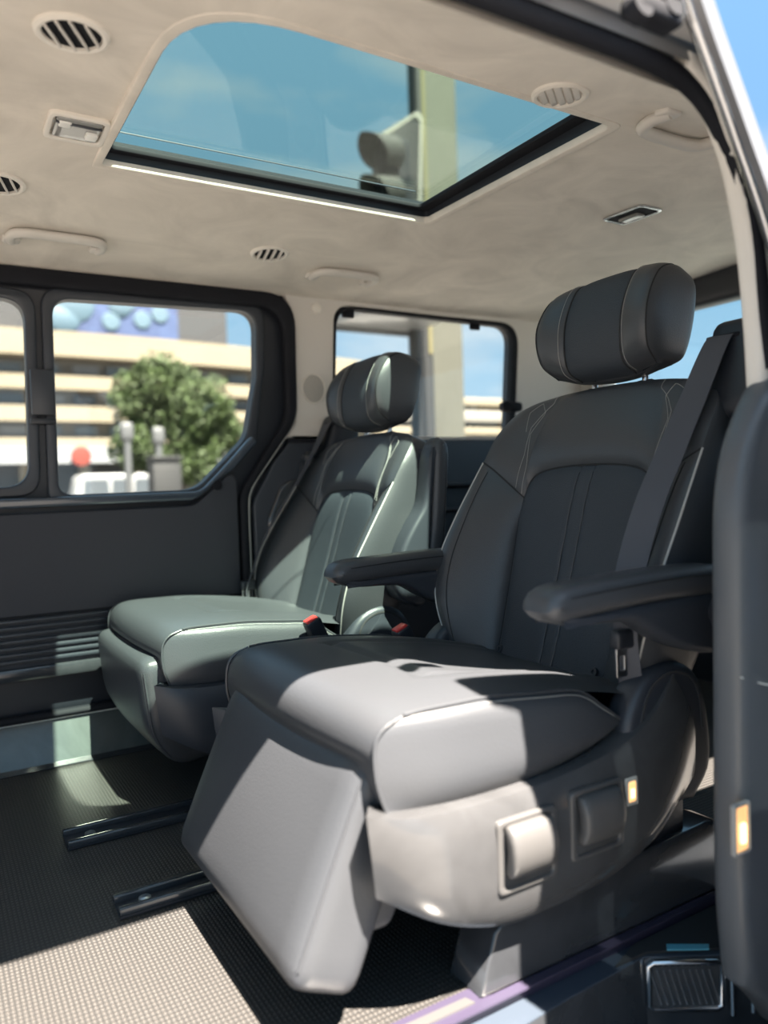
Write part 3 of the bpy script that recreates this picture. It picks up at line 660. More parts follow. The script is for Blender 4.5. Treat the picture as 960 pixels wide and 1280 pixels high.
    def crel(a, b):
        d = abs(a-0.5); wd = 0.045+0.012*(1-b)
        return -0.0035*math.exp(-((d-wd)/0.010)**2) - (0.001 if d < wd else 0)
    cen.relief = crel
    backrest = obj('backrest_panel', cen.mesh(80, 40, False), 'leather_perf', S)
    for s in (-1, 1):
        obj('seam_line', tube([cen(0.5+s*(0.045+0.012*(1-i/30)), i/30, 0.0015) for i in range(1, 30)], 0.0014, 5), 'leather', backrest)
    for a_ in (0.06, 0.93):
        bp_ = cen(a_, 0.17); obj('anchor_button', moved(lathe([(0.0085, 0), (0.0075, 0.004), (0.004, 0.004), (0.003, 0.001), (0, 0.001)], 14), frame_at(bp_, en)), 'black_plastic', backrest)
    for s, I, Rg in ((-1, iL, rL), (1, iR, rR)):
        inner, ridge = cv(I), cv(Rg)
        b0 = cv([I[0], (s*0.158, -0.018, 0.018), Rg[0]]); b1 = cv([I[-1], (s*0.185, 0.380, 0.014), (s*0.232, 0.412, 0.034), Rg[-1]])
        bo = Patch(b0, b1, inner, ridge, bulge=0.013, out=en, p=5)
        bl = obj('bolster', bo.mesh(18, 40), 'leather', S)
        obj('piping', tube([p+Vector((0, sgn*s*0.001, 0)) for p in ridge.pts(40)], 0.0019, 6), 'piping', bl)
        obj('stitching', tube([bo(0.80, i/40, 0.0006) for i in range(1, 40)], 0.0008, 4), 'seam', bl)
        obj('seam_piping', tube(inner.pts(30), 0.0022, 6), 'seam', bl)
        obj('seam_piping', tube(b1.pts(12), 0.0020, 6), 'seam', bl)
    obj('seam_piping', tube(arch.pts(40), 0.0022, 6), 'seam', backrest)
    # yoke
    yb = cv([rL[-1], (-0.232, 0.412, 0.034), (-0.185, 0.380, 0.014)]+arch_pts+[(0.185, 0.380, 0.014), (0.232, 0.412, 0.034), rR[-1]])
    top_pts = [(-0.194, 0.573, -0.012), (-0.11, 0.583, -0.012), (0, 0.586, -0.012), (0.11, 0.583, -0.012), (0.194, 0.573, -0.012)]
    ytop = cv(top_pts)
    yo = Patch(yb, ytop, cv(sL), cv(sR), bulge=0.014, out=en, p=6)
    yk = obj('yoke', yo.mesh(60, 24), 'leather', S)
    for s in (-1, 1):
        def A(d): return 0.5+s*d
        for path in ([(0.335, 0.02), (0.325, 0.30), (0.345, 0.55), (0.30, 0.85), (0.33, 0.97)], [(0.305, 0.02), (0.30, 0.25), (0.335, 0.50), (0.31, 0.72), (0.375, 0.86), (0.40, 0.70), (0.36, 0.5)]):
            pts = []
            cvp = Curve([(A(d), b, 0) for d, b in path], smooth=False)
            pts = [yo(v.x, v.y, 0.0008) for v in cvp.pts(36)]
            obj('stitching', tube(pts, 0.0006, 4), 'stitch', yk)
    # sides, top, back shell
    for s, Rg, Sh, Bk in ((-1, rL, sL, bL), (1, rR, sR, bR)):
        fr_ = cv(Rg+Sh[1:]); bk_ = cv(Bk)
        e0 = Curve([fr_(0), bk_(0)]); e1 = Curve([fr_(1), bk_(1)])
        obj('backrest_side', Patch(fr_, bk_, e0, e1, bulge=0.012, out=(0, sgn*s, 0), p=4).mesh(44, 12), 'leather', S)
    btop = cv([(-0.188, 0.570, -0.085), (0, 0.581, -0.085), (0.188, 0.570, -0.085)])
    obj('backrest_top', Patch(ytop, btop, Curve([ytop(0), btop(0)]), Curve([ytop(1), btop(1)]), bulge=0.008, out=er, p=4).mesh(24, 8), 'leather', S)
    bb = cv([(-0.180, -0.03, -0.04), (0, -0.03, -0.05), (0.180, -0.03, -0.04)])
    obj('back_shell', Patch(bb, btop, cv(bL), cv(bR), bulge=0.02, out=-en, p=4).mesh(24, 24), 'black_plastic', S)
    obj('backrest_foot', Patch(bb, cv([rL[0], iL[0], (0, -0.012, 0.004), iR[0], rR[0]]), Curve([bb(0), q(*rL[0])]), Curve([bb(1), q(*rR[0])]), out=-er).mesh(16, 6), 'black_plastic', S)
    # ---------------- headrest
    H0 = q(0, 0.594, -0.004); r2 = recline-math.radians(4)
    hr = Vector((math.sin(r2), 0, math.cos(r2))); hn = Vector((-math.cos(r2), 0, math.sin(r2)))
    def g(o, h, n): return H0+hr*h+hn*n+Vector((0, sgn*o, 0))
    gc = lambda L: Curve([g(*p) for p in L])
    hc = {}
    for s in (-1, 1):
        hc[s, 'c'] = [(s*0.066, 0.004, 0.000), (s*0.068, 0.020, 0.044), (s*0.070, 0.095, 0.064), (s*0.070, 0.170, 0.050), (s*0.069, 0.196, 0.020), (s*0.067, 0.202, -0.010)]
        hc[s, 'w'] = [(s*0.120, 0.012, 0.012), (s*0.131, 0.034, 0.056), (s*0.137, 0.095, 0.076), (s*0.134, 0.158, 0.058), (s*0.128, 0.186, 0.024), (s*0.118, 0.194, -0.010)]
        hc[s, 'b'] = [(s*0.112, 0.022, -0.035), (s*0.128, 0.040, -0.045), (s*0.133, 0.095, -0.050), (s*0.130, 0.160, -0.050), (s*0.122, 0.180, -0.044), (s*0.110, 0.186, -0.036)]
    H = bpy.data.objects.new('headrest', None); H.parent = S; H.empty_display_size = 0.03; link(H)
    cenh = Patch(gc([hc[-1, 'c'][0], (0, 0.002, 0.0), hc[1, 'c'][0]]), gc([hc[-1, 'c'][-1], (0, 0.204, -0.010), hc[1, 'c'][-1]]), gc(hc[-1, 'c']), gc(hc[1, 'c']), bulge=0.004, out=hn, p=6)
    obj('center_panel', cenh.mesh(20, 30), 'leather_perf', H)
    for s in (-1, 1):
        c_, w_, b_ = gc(hc[s, 'c']), gc(hc[s, 'w']), gc(hc[s, 'b'])
        wp = Patch(Curve([c_(0), w_(0)]), Curve([c_(1), w_(1)]), c_, w_, bulge=0.007, out=hn, p=4)
        wo_ = obj('wing', wp.mesh(14, 30), 'leather', H)
        obj('side_cap', Patch(Curve([w_(0), b_(0)]), Curve([w_(1), b_(1)]), w_, b_, bulge=0.010, out=(0, sgn*s, 0), p=4).mesh(12, 30), 'leather', H)
        obj('seam', tube([v+hn*0.001 for v in c_.pts(30)], 0.0018, 6), 'seam', H)
        obj('seam', tube([v+hn*0.001 for v in w_.pts(30)], 0.0014, 6), 'seam', H)
        obj('stitching', tube([wp(0.16 if s > 0 else 0.16, i/30, 0.0008) for i in range(1, 30)], 0.0006, 4), 'stitch', H)
    bkL, bkR = gc(hc[-1, 'b']), gc(hc[1, 'b'])
    hb0 = gc([hc[-1, 'b'][0], (0, 0.012, -0.040), hc[1, 'b'][0]]); hb1 = gc([hc[-1, 'b'][-1], (0, 0.196, -0.040), hc[1, 'b'][-1]])
    obj('rear_cover', Patch(hb0, hb1, bkL, bkR, bulge=0.014, out=-hn, p=4).mesh(16, 20), 'leather', H)
    hf0 = gc([hc[-1, 'w'][0], hc[-1, 'c'][0], (0, 0.002, 0.0), hc[1, 'c'][0], hc[1, 'w'][0]]); hf1 = gc([hc[-1, 'w'][-1], hc[-1, 'c'][-1], (0, 0.204, -0.010), hc[1, 'c'][-1], hc[1, 'w'][-1]])
    obj('underside', Patch(hf0, hb0, Curve([hf0(0), hb0(0)]), Curve([hf0(1), hb0(1)]), bulge=0.006, out=-hr, p=4).mesh(20, 6), 'leather', H)
    obj('crown', Patch(hf1, hb1, Curve([hf1(0), hb1(0)]), Curve([hf1(1), hb1(1)]), bulge=0.006, out=hr, p=4).mesh(20, 6), 'leather', H)
    for s in (-1, 1):
        obj('post', tube([g(s*0.062, 0.03, -0.025), q(s*0.062, 0.55, -0.045)], 0.0062, 12), 'chrome', H)
        obj('post_collar', rbox((0.016, 0.020, 0.010), 0.007, 5, M=frame_at(q(s*0.062, 0.588, -0.045), er)), 'black_plastic', H)
    # ---------------- seat belt guide (outer shoulder) and belt
    gm = Matrix((( -en.x, 0, er.x), (0, sgn, 0), (-en.z, 0, er.z))).to_4x4()
    gout = Curve([q(0.150, 0.590, -0.01), q(0.180, 0.640, -0.03), q(0.225, 0.655, -0.035), q(0.262, 0.625, -0.030), q(0.268, 0.54, -0.015)])
    def gwarp(v):
        k = (v.z+0.075)/0.15                      # 0 bottom .. 1 top
        return Vector((v.x*(1.15-0.25*k)+0.010*(1-k), v.y*(1.0-0.22*k)+0.016*(1-k)*0.5, v.z))
    GM = Matrix.Translation(q(0.256, 0.580, -0.042)) @ gm
    gd = obj('belt_guide', rbox((0.050, 0.060, 0.088), 0.024, 10, gwarp, GM), 'black_plastic', S)
    obj('belt_slot', rbox((0.006, 0.030, 0.004), 0.003, 4, None, Matrix.Translation(q(0.240, 0.632, 0.001)) @ gm), 'rubber', gd)
    belt_hi = [q(0.240, 0.640, -0.015), q(0.239, 0.634, 0.006), q(0.236, 0.60, 0.018), q(0.232, 0.52, 0.036), q(0.230, 0.43, 0.060), q(0.234, 0.32, 0.094), q(0.240, 0.22, 0.112), q(0.246, 0.15, 0.112)]
    bc = Curve(belt_hi)
    sb = obj('seat_belt', ribbon(bc.pts(40), [Vector((0, 1, 0))+en*(-0.32*sgn*min(1, i/20)) for i in range(41)], 0.046), 'belt', S)
    tq = q(0.252, 0.115, 0.108)
    lo = Curve([q(0.247, 0.155, 0.112), tq, w(0.905-0.01, 0.245, 0.33), w(0.925, 0.240, 0.262)]) if arms[0] == 'down' else Curve([q(0.247, 0.155, 0.112), q(0.25, 0.08, 0.10), w(0.885, 0.262, 0.26)])
    obj('lap_strap', ribbon(lo.pts(24), [Vector((0.5, 0.75*sgn, 0.0)) for i in range(25)], 0.034), 'belt', sb)
    tong = obj('belt_tongue', rbox((0.022, 0.010, 0.014), 0.006, 6, None, Matrix.Translation(tq+Vector((-0.004, 0, 0.004)))), 'black_plastic', sb)
    obj('tongue_plate', moved(plate(rrect(-0.011, 0.011, -0.046, 0.0, 0.003), [rrect(-0.005, 0.005, -0.036, -0.014, 0.002)], depth=0.003, bev=0.0008, mid=0, plane='XZ'), Matrix.Translation(tq+Vector((-0.010, -sgn*0.0, -0.006)))), 'steel', sb)
    # ---------------- armrests
    def armrest(o0, mode, outer):
        pad = [(0.655, 0.500), (0.662, 0.519), (0.690, 0.530), (0.78, 0.534), (0.90, 0.537), (1.00, 0.533), (1.03, 0.515), (1.03, 0.490), (0.95, 0.490), (0.85, 0.492), (0.72, 0.486), (0.675, 0.484)]
        shl = [(0.668, 0.4895), (0.70, 0.478), (0.78, 0.474), (0.82, 0.468), (0.86, 0.446), (0.905, 0.424), (0.96, 0.408), (1.01, 0.408), (1.04, 0.44), (1.035, 0.495), (0.85, 0.495)]
        pc = Vector((0.985, 0, 0.470))
        def place(me):
            me.transform(Matrix.Translation((dx, y0+sgn*o0, 0)))
            if mode == 'up':
                piv = Vector((pc.x+dx, y0+sgn*o0, pc.z)); A = Matrix.Rotation(math.radians(97), 4, 'Y')
                me.transform(Matrix.Translation(piv) @ A @ Matrix.Translation(-piv))
                me.transform(Matrix.Translation(Vector((0.03 if not outer else -0.02, 0, -0.02))))
            elif not outer:
                me.transform(Matrix.Translation((0.01, 0, -0.008)))
            return me
        ring = lambda L: [(v.x, v.y) for v in Curve([(x, z, 0) for x, z in L+[L[0]]]).pts(60)[:-1]]
        ar = bpy.data.objects.new('armrest', None); ar.parent = S; ar.empty_display_size = 0.03; link(ar)
        obj('pad', place(plate(ring(pad), [], depth=0.066, bev=0.020, mid=0, bres=5)), 'leather', ar)
        obj('shell', place(plate(ring(shl), [], depth=0.056, bev=0.012, mid=0, bres=4)), 'dark_plastic', ar)
        obj('pivot_cap', place(moved(lathe([(0.024, 0), (0.024, 0.006), (0.020, 0.009), (0, 0.010)], 24), frame_at((pc.x, (sgn if outer else -sgn)*0.026, pc.z-0.002), (0, sgn if outer else -sgn, 0)))), 'black_plastic', ar)
        for s in (-1, 1):
            line = Curve([(0.690, s*0.0315, 0.516), (0.78, s*0.0325, 0.521), (0.90, s*0.0325, 0.524), (1.01, s*0.032, 0.520)]).pts(30)
            obj('pad_seam', place(tube(line, 0.0012, 5)), 'seam', ar)
    armrest(0.297, arms[0], True); armrest(-0.297, arms[1], False)
    # ---------------- side shields
    for s in (-1, 1):
        ov = 0.284
        topc = Curve([w(0.418, s*(ov-0.012), 0.288), w(0.47, s*ov, 0.276), w(0.56, s*ov, 0.270), w(0.68, s*ov, 0.272), w(0.78, s*ov, 0.283), w(0.85, s*ov, 0.300), w(0.90, s*ov, 0.330), w(0.94, s*(ov-0.004), 0.372)])
        botc_ = Curve([w(0.432, s*(ov-0.020), 0.185), w(0.50, s*ov, 0.145), w(0.565, s*ov, 0.117), w(0.63, s*ov, 0.104), w(0.72, s*ov, 0.106), w(0.82, s*ov, 0.118), w(0.90, s*ov, 0.150), w(0.985, s*(ov-0.004), 0.215)])
        fc = Curve([botc_(0), w(0.423, s*(ov-0.012), 0.240), topc(0)]); rc = Curve([botc_(1), w(0.98, s*(ov-0.002), 0.30), topc(1)])
        sh = Patch(botc_, topc, fc, rc, bulge=0.012, out=(0, sgn*s, 0), p=4)
        shield = obj('side_shield', sh.mesh(44, 16), 'shell_gloss' if s > 0 else 'dark_plastic', S)
        lip = Curve([w(0.445, s*(hw-0.02), 0.284), w(0.48, s*(hw-0.01), 0.276), w(0.68, s*(hw-0.01), 0.274), w(0.80, s*(hw-0.02), 0.288), w(0.90, s*(hw-0.03), 0.33), w(0.95, s*(hw-0.03), 0.375)])
        obj('shield_rim', Patch(topc, lip, Curve([topc(0), lip(0)]), Curve([topc(1), lip(1)]), bulge=0.003, out=(0, 0, 1), p=3).mesh(40, 5), 'shell_gloss' if s > 0 else 'dark_plastic', shield)
        # front wrap towards the seat centre
        fw = Patch(Curve([botc_(0), w(0.465, s*0.235, 0.20), w(0.49, s*0.21, 0.22)]), Curve([topc(0), w(0.450, s*0.24, 0.284), w(0.475, s*0.21, 0.281)]), fc, Curve([w(0.49, s*0.21, 0.22), w(0.475, s*0.21, 0.281)]), bulge=0.005, out=(-1, 0, 0), p=3)
        obj('shield_front', fw.mesh(12, 12), 'shell_gloss' if s > 0 else 'dark_plastic', shield)
        # recliner cover, a rounded hump at the rear
        hump = [(0.83, 0.19), (0.842, 0.30), (0.866, 0.352), (0.905, 0.382), (0.955, 0.388), (1.0, 0.365), (1.025, 0.31), (1.03, 0.22), (0.99, 0.17)]
        L = [(v.x, v.y) for v in Curve([(x, z, 0) for x, z in hump]).pts(40)]
        rcv = obj('recliner_cover', moved(plate(L, [], depth=0.050, bev=0.014, mid=0, bres=4), Matrix.Translation((dx, y0+sgn*s*0.252, 0))), 'dark_plastic', S)
        rl = Curve([(0.868, 0, 0.30), (0.888, 0, 0.352), (0.925, 0, 0.374), (0.965, 0, 0.370), (0.998, 0, 0.34), (1.008, 0, 0.28)]).pts(30)
        obj('cover_band', moved(ribbon(rl, (0, 1, 0), 0.012, 0.004), Matrix.Translation((dx, y0+sgn*s*0.272, 0))), 'shell_gloss', rcv)
        if s > 0:
            for (xc, zc_) in ((0.634, 0.202), (0.757, 0.210)):
                rec = obj('handle_recess', moved(plate(rrect(-0.049, 0.049, -0.048, 0.046, 0.010), [rrect(-0.040, 0.040, -0.041, 0.038, 0.008)], depth=0.010, bev=0.003, mid=0, plane='XZ'), Matrix.Translation((xc+dx, y0+sgn*(ov+0.012), zc_))), 'paddle', shield)
                obj('recess_floor', moved(plate(rrect(-0.044, 0.044, -0.044, 0.042, 0.006), [], depth=0.003, mid=0, plane='XZ'), Matrix.Translation((xc+dx, y0+sgn*(ov+0.0105), zc_))), 'black_plastic', shield)
                def pw(v): return Vector((v.x, v.y, v.z)) + Vector((0, sgn*0.010*(1-(v.z/0.034)**2), 0))
                obj('lift_paddle', rbox((0.0375, 0.010, 0.033), 0.008, 8, pw, Matrix.Translation((xc+dx, y0+sgn*(ov+0.016), zc_+0.006))), 'paddle', shield)
            lp = obj('marker_lamp', rbox((0.013, 0.004, 0.021), 0.003, 5, None, Matrix.Translation((0.826+dx, y0+sgn*(ov+0.0105), 0.229))), 'lens_clear', shield)
            obj('lamp_bulb', rbox((0.008, 0.0035, 0.015), 0.003, 4, None, Matrix.Translation((0.826+dx, y0+sgn*(ov+0.0125), 0.230))), 'amber_lamp', lp)
            obj('lamp_bulb', rbox((0.004, 0.002, 0.007), 0.002, 4, None, Matrix.Translation((0.825+dx, y0+sgn*(ov+0.0155), 0.228))), 'amber_bulb', lp)
    # ---------------- base rails
    for s in (-1, 1):
        yy = y0+sgn*s*0.222
        base = [(0.586, 0.003), (0.612, 0.080), (0.622, 0.088), (0.95, 0.112), (1.04, 0.118), (1.09, 0.10), (1.10, 0.003)]
        obj('base_rail', moved(plate(base, [], depth=0.070, bev=0.004, mid=0, bres=2), Matrix.Translation((dx, yy, 0))), 'dark_gloss', S)
        obj('base_leg', box(0.66+dx, 1.0+dx, yy-0.025, yy+0.025, 0.09, 0.25, 0.005), 'black_plastic', S)
    obj('cross_tube', tube([(0.72+dx, y0-0.22, 0.17), (0.72+dx, y0+0.22, 0.17)], 0.015, 10), 'black_plastic', S)
    obj('wire_loom', tube(Curve([(0.55+dx, y0+sgn*0.05, 0.20), (0.53+dx, y0+sgn*0.10, 0.165), (0.55+dx, y0+sgn*0.14, 0.155), (0.60+dx, y0+sgn*0.17, 0.17)]).pts(20), 0.005, 6), 'black_plastic', S)
    if legrest == 'out':
        for kk, xx in enumerate((0.500, 0.530)):
            obj('connector', rbox((0.007, 0.006, 0.004), 0.002, 3, None, Matrix.Translation((xx+dx, y0+sgn*0.17, 0.172-0.004*kk))), 'yellow_plug', S)
    # ---------------- leg rest
    lg = bpy.data.objects.new('leg_rest', None); lg.parent = S; lg.empty_display_size = 0.03; link(lg)
    if legrest == 'out':
        top, bot_ = Vector((0.442, 0, 0.336)), Vector((0.332, 0, 0.092)); wi = 0.234
    else:
        top, bot_ = Vector((0.402, 0, 0.322)), Vector((0.428, 0, 0.085)); wi = 0.230
    up = (top-bot_); Ln = up.length; up.normalize(); nn = Vector((-up.z, 0, up.x))
    mid = (top+bot_)*0.5 - nn*0.050 + Vector((dx, y0, 0))
    ML = Matrix.Translation(mid) @ Matrix((Vector((0, 1, 0)), up, nn)).transposed().to_4x4()   # local x=Y, y=up, z=front
    def lw(v):
        k = 1-(v.x/wi)**4*0.25
        zz = v.z + (0.010*(1-(v.x/wi)**2)*(1-(v.y/(Ln/2))**2) if v.z > 0 else 0)
        xx = v.x
        if legrest != 'out':
            xx = v.x*(1.0-0.16*max(0, -v.y/(Ln/2))**1.5); zz -= 0.055*max(0, -v.y/(Ln/2))**2
        return Vector((xx, v.y, zz))
    padm = rbox((wi, Ln/2+0.006, 0.050), 0.026, 14, lw, ML)
    pd = obj('leg_pad', padm, 'leather', lg)
    for s in (-1, 1):
        line = [ML @ lw(Vector((s*(wi-0.0074), (t/12-0.5)*(Ln-0.04), 0.0427))) for t in range(13)]
        obj('seam_piping', tube(line, 0.0018, 6), 'leather', pd)
        obj('stitching', tube([p+Vector((-0.003, -s*0.005, 0)) for p in line], 0.0008, 4), 'leather', pd)
    hx = 0.448 if legrest == 'out' else 0.50
    hinge = [(0.455, 0.27), (0.54, 0.275), (0.55, 0.20), (0.49, 0.10), (0.415, 0.10)] if legrest == 'out' else [(0.43, 0.275), (0.62, 0.275), (0.60, 0.16), (0.52, 0.11), (0.44, 0.13)]
    obj('leg_bracket', moved(plate(fillet([(x, z, 0.02) for x, z in hinge], 5), [], depth=0.40, bev=0.012, mid=0, bres=3), Matrix.Translation((dx, y0, 0))), 'leather', lg)
    # ---------------- buckle on the inner side
    bk = bpy.data.objects.new('buckle', None); bk.parent = S; bk.empty_display_size = 0.02; link(bk)
    bp = w(0.845, -0.300, 0.335) if legrest == 'out' else w(0.765, -0.300, 0.345)
    ax = Vector((-0.45, 0, 1)).normalized(); MB_ = frame_at(bp, ax, (1, 0, 0.45))
    obj('buckle_body', rbox((0.018, 0.014, 0.042), 0.005, 6, None, MB_), 'black_plastic', bk)
    obj('release_button', rbox((0.014, 0.012, 0.004), 0.003, 4, None, MB_ @ Matrix.Translation((-0.001, 0, 0.042))), 'red_button', bk)
    obj('buckle_stalk', ribbon(Curve([bp-ax*0.03, bp-ax*0.08+Vector((0.01, 0, 0)), w(bp.x-dx+0.06, -0.262, 0.16)]).pts(10), (1, 0, 0.4), 0.026, 0.004), 'black_plastic', bk)
    return S

near = make_seat(1.03, 0.0, -1, math.radians(17.5), (0.8, 1.03, 0), 'dark leather captain seat with raised leg rest, both armrests lowered', 'out', ('down', 'down'), 0.940)
far = make_seat(1.79, -0.045, 1, math.radians(18.5), (0.75, 1.79, 0), 'dark leather captain seat beside the closed sliding door, armrests folded up', 'in', ('up', 'up'), 0.842, 0.252)

# ================================================================== outdoors
GZ = -0.50
mat('pavement', (0.105, 0.10, 0.095), 0.85, var=0.2, vscale=0.8, bump=0.2, bscale=12)
mat('facade', (0.175, 0.15, 0.105), 0.8, var=0.1, vscale=0.5)
mat('facade_pale', (0.18, 0.17, 0.15), 0.8)
mat('window_dark', (0.06, 0.07, 0.08), 0.2)
mat('window_blue', (0.11, 0.135, 0.15), 0.2)
mat('shop_pale', (0.18, 0.19, 0.2), 0.6)
mat('shop_dark', (0.0136, 0.0136, 0.0136), 0.5)
mat('bill_blue', (0.0136, 0.0238, 0.0748), 0.6, var=0.9, vscale=0.35, col2=(0.035, 0.06, 0.14))
mat('bill_light', (0.0544, 0.0952, 0.1292), 0.6)
mat('tower_grey', (0.0238, 0.0245, 0.0272), 0.7)
mat('sign_red', (0.1496, 0.0204, 0.0102), 0.5)
mat('leaf', (0.042, 0.072, 0.012), 0.7, var=0.5, vscale=2.0, col2=(0.022, 0.036, 0.012))
mat('bark', (0.0544, 0.0408, 0.0306), 0.9)
mat('white_paint', (0.22, 0.225, 0.23), 0.3, coat=0.5)
mat('concrete', (0.07, 0.07, 0.055), 0.85, var=0.15, vscale=2)
mat('dark_pole', (0.0122, 0.0129, 0.0136), 0.6)
mat('yellow_paint', (0.1088, 0.0952, 0.0408), 0.6)
mat('pole_grey', (0.0680, 0.0714, 0.0748), 0.5)
mat('signal_black', (0.004, 0.004, 0.005), 0.6)
mat('visor', (0.012, 0.0105, 0.0095), 0.7, var=0.3, vscale=30)
mat('red_lens', (0.1360, 0.0102, 0.0082), 0.2)

gr = obj('ground', plate([(-160, -160), (160, -160), (160, 160), (-160, 160)], [], depth=0.02, mid=GZ-0.01, plane='XY'), 'pavement'); tag(gr, 'sunlit pale pavement around the van', 'ground', None, 'structure')

# long curved building seen through the door windows
BY = 48.0
def bx_(px): return at(px, 560, Y=BY).x
bld = thing('building', (10, BY+4, GZ), 'long cream building with curved cornice and rows of windows', 'building')
def zpx(px, py, Y=BY): return at(px, py, Y=Y).z
CX, CR = 4.0, 46.0
def curved_band(z0, z1, off, X0=-22, X1=34, n=36, th=2.0):
    bm = bmesh.new(); A = []
    def Yc(x): return BY + 0.0065*max(0, x-6)**2 + off
    for i in range(n+1):
        x = X0+(X1-X0)*i/n
        A.append([bm.verts.new((x, Yc(x)+d, z)) for d, z in ((0, z0), (0, z1), (th, z1), (th, z0))])
    for i in range(n):
        for k in range(4): bm.faces.new((A[i][k], A[i][(k+1) % 4], A[i+1][(k+1) % 4], A[i+1][k]))
    bm.faces.new(A[0]); bm.faces.new(A[-1])
    return finish(bm, smooth=30)
def Ycur(x): return BY + 0.0065*max(0, x-6)**2
zt = zpx(80, 418); zb = GZ
obj('cornice', curved_band(zt-1.4, zt, -1.0), 'facade', bld)
fl = [zpx(60, y) for y in (448, 470, 492, 512, 535, 556, 572, 600)]
obj('wall', curved_band(GZ, zt-1.2, 0.9), 'facade_pale', bld)
for k, (ya, yb) in enumerate(((470, 487), (508, 527), (548, 560))):
    obj('floor_band', curved_band(zpx(60, yb), zpx(60, ya), -0.5), 'facade', bld)
for k, (ya, yb, m_) in enumerate(((449, 468, 'window_blue'), (488, 506, 'window_dark'), (528, 546, 'window_blue'))):
    z0, z1 = zpx(60, yb)+0.15, zpx(60, ya)-0.15
    for i in range(18):
        x = -16+i*2.0; wdt = 1.25 if (i+k) % 3 else 1.5
        f = obj('window', box(x, x+wdt, Ycur(x)+0.62, Ycur(x)+1.2, z0, z1), 'shop_pale' if (i*7+k*3) % 4 == 0 else m_, bld)
obj('shop_fascia', curved_band(zpx(60, 580), zpx(60, 560), -1.2), 'shop_pale', bld)
for i in range(10):
    x = -17+i*3.2
    obj('shop_window', box(x, x+2.5, Ycur(x)+0.4, Ycur(x)+1.0, GZ+0.3, zpx(60, 582)), 'shop_dark', bld)
    obj('shop_pier', box(x-0.6, x-0.1, Ycur(x)-0.6, Ycur(x)+0.9, GZ, zpx(60, 580)), 'facade', bld)
sg = at(101, 570, Y=BY-1.19)
rs = obj('shop_sign', moved(lathe([(0.55, 0), (0.55, 0.25), (0, 0.3)], 24), frame_at(sg, (0, -1, 0))), 'sign_red', None, sg); tag(rs, 'round red shop sign on the pale shop fascia', 'sign')
# billboard tower standing on the building
bt = bpy.data.objects.new('rooftop_billboard', None); bt.parent = bld; bt['label'] = 'dark rooftop billboard with blue picture'; link(bt)
x0, x1 = at(-140, 400, Y=BY+6).x, at(277, 400, Y=BY+6).x
obj('frame', box(x0, x1, BY+5, BY+7, zt-2.0, zt+6), 'tower_grey', bt)
xa, xb = at(66, 400, Y=BY+4.8).x, at(222, 400, Y=BY+4.8).x
pict = obj('picture', box(xa, xb, BY+4.75, BY+4.95, zpx(100, 425, BY+4.8), zt+5.6), 'bill_blue', bt)
for (px, py, r) in ((150, 383, 0.75), (139, 402, 0.6), (178, 400, 0.6), (200, 393, 0.6), (80, 397, 1.0), (92, 378, 1.3), (160, 380, 0.5)):
    c = at(px, py, Y=BY+4.7); obj('light_spot', moved(lathe([(r, 0), (r*0.9, 0.06), (0, 0.08)], 16), frame_at(c, (0, -1, 0))), 'bill_light', bt)

def leaf_ball(name, c, rx, rz, nl, size, mname, parent, seed):
    rnd = random.Random(seed); bm = bmesh.new()
    for i in range(nl):
        while True:
            v = Vector((rnd.uniform(-1, 1), rnd.uniform(-1, 1), rnd.uniform(-1, 1)))
            if 0.35 < v.length < 1: break
        lump = 0.82+0.18*math.sin(v.x*5+seed)*math.cos(v.z*6+v.y*4)
        p = Vector(c)+Vector((v.x*rx, v.y*rx, v.z*rz))*lump
        a = Vector((rnd.gauss(0, 1), rnd.gauss(0, 1), rnd.gauss(0, 1))).normalized()*size; b = a.orthogonal().normalized()*size*0.5
        b.rotate(Matrix.Rotation(rnd.uniform(0, 6.3), 3, a.normalized()))
        bm.faces.new([bm.verts.new(p+a), bm.verts.new(p+b), bm.verts.new(p-a), bm.verts.new(p-b)])
    return obj(name, finish(bm, recalc=False, smooth=0), mname, parent)
TY = 24.0
tc0 = at(218, 520, Y=TY)
tr = thing('tree', (tc0.x, TY, GZ), 'green leafy street tree in front of the cream building', 'tree')
obj('trunk', tube([(tc0.x, TY, GZ), (tc0.x+0.1, TY, 1.2), (tc0.x-0.1, TY, 3.2)], [0.22, 0.16, 0.10], 8), 'bark', tr)
for k, (px, py, rx, rz) in enumerate(((200, 480, 1.2, 1.1), (175, 500, 1.15, 1.1), (245, 505, 1.35, 1.2), (270, 540, 1.05, 1.1), (215, 545, 1.6, 1.3), (170, 560, 0.95, 0.9), (235, 580, 1.4, 0.9))):
    c = at(px, py, Y=TY+0.4*math.sin(k*2)); lf = leaf_ball('foliage', c, rx, rz, 2600, 0.085, 'leaf', tr, k); lf['kind'] = 'stuff'
TY2 = 40.0
for j, (px, lab) in enumerate(((20, 'low dark tree far down the street by the front window'),)):
    pass
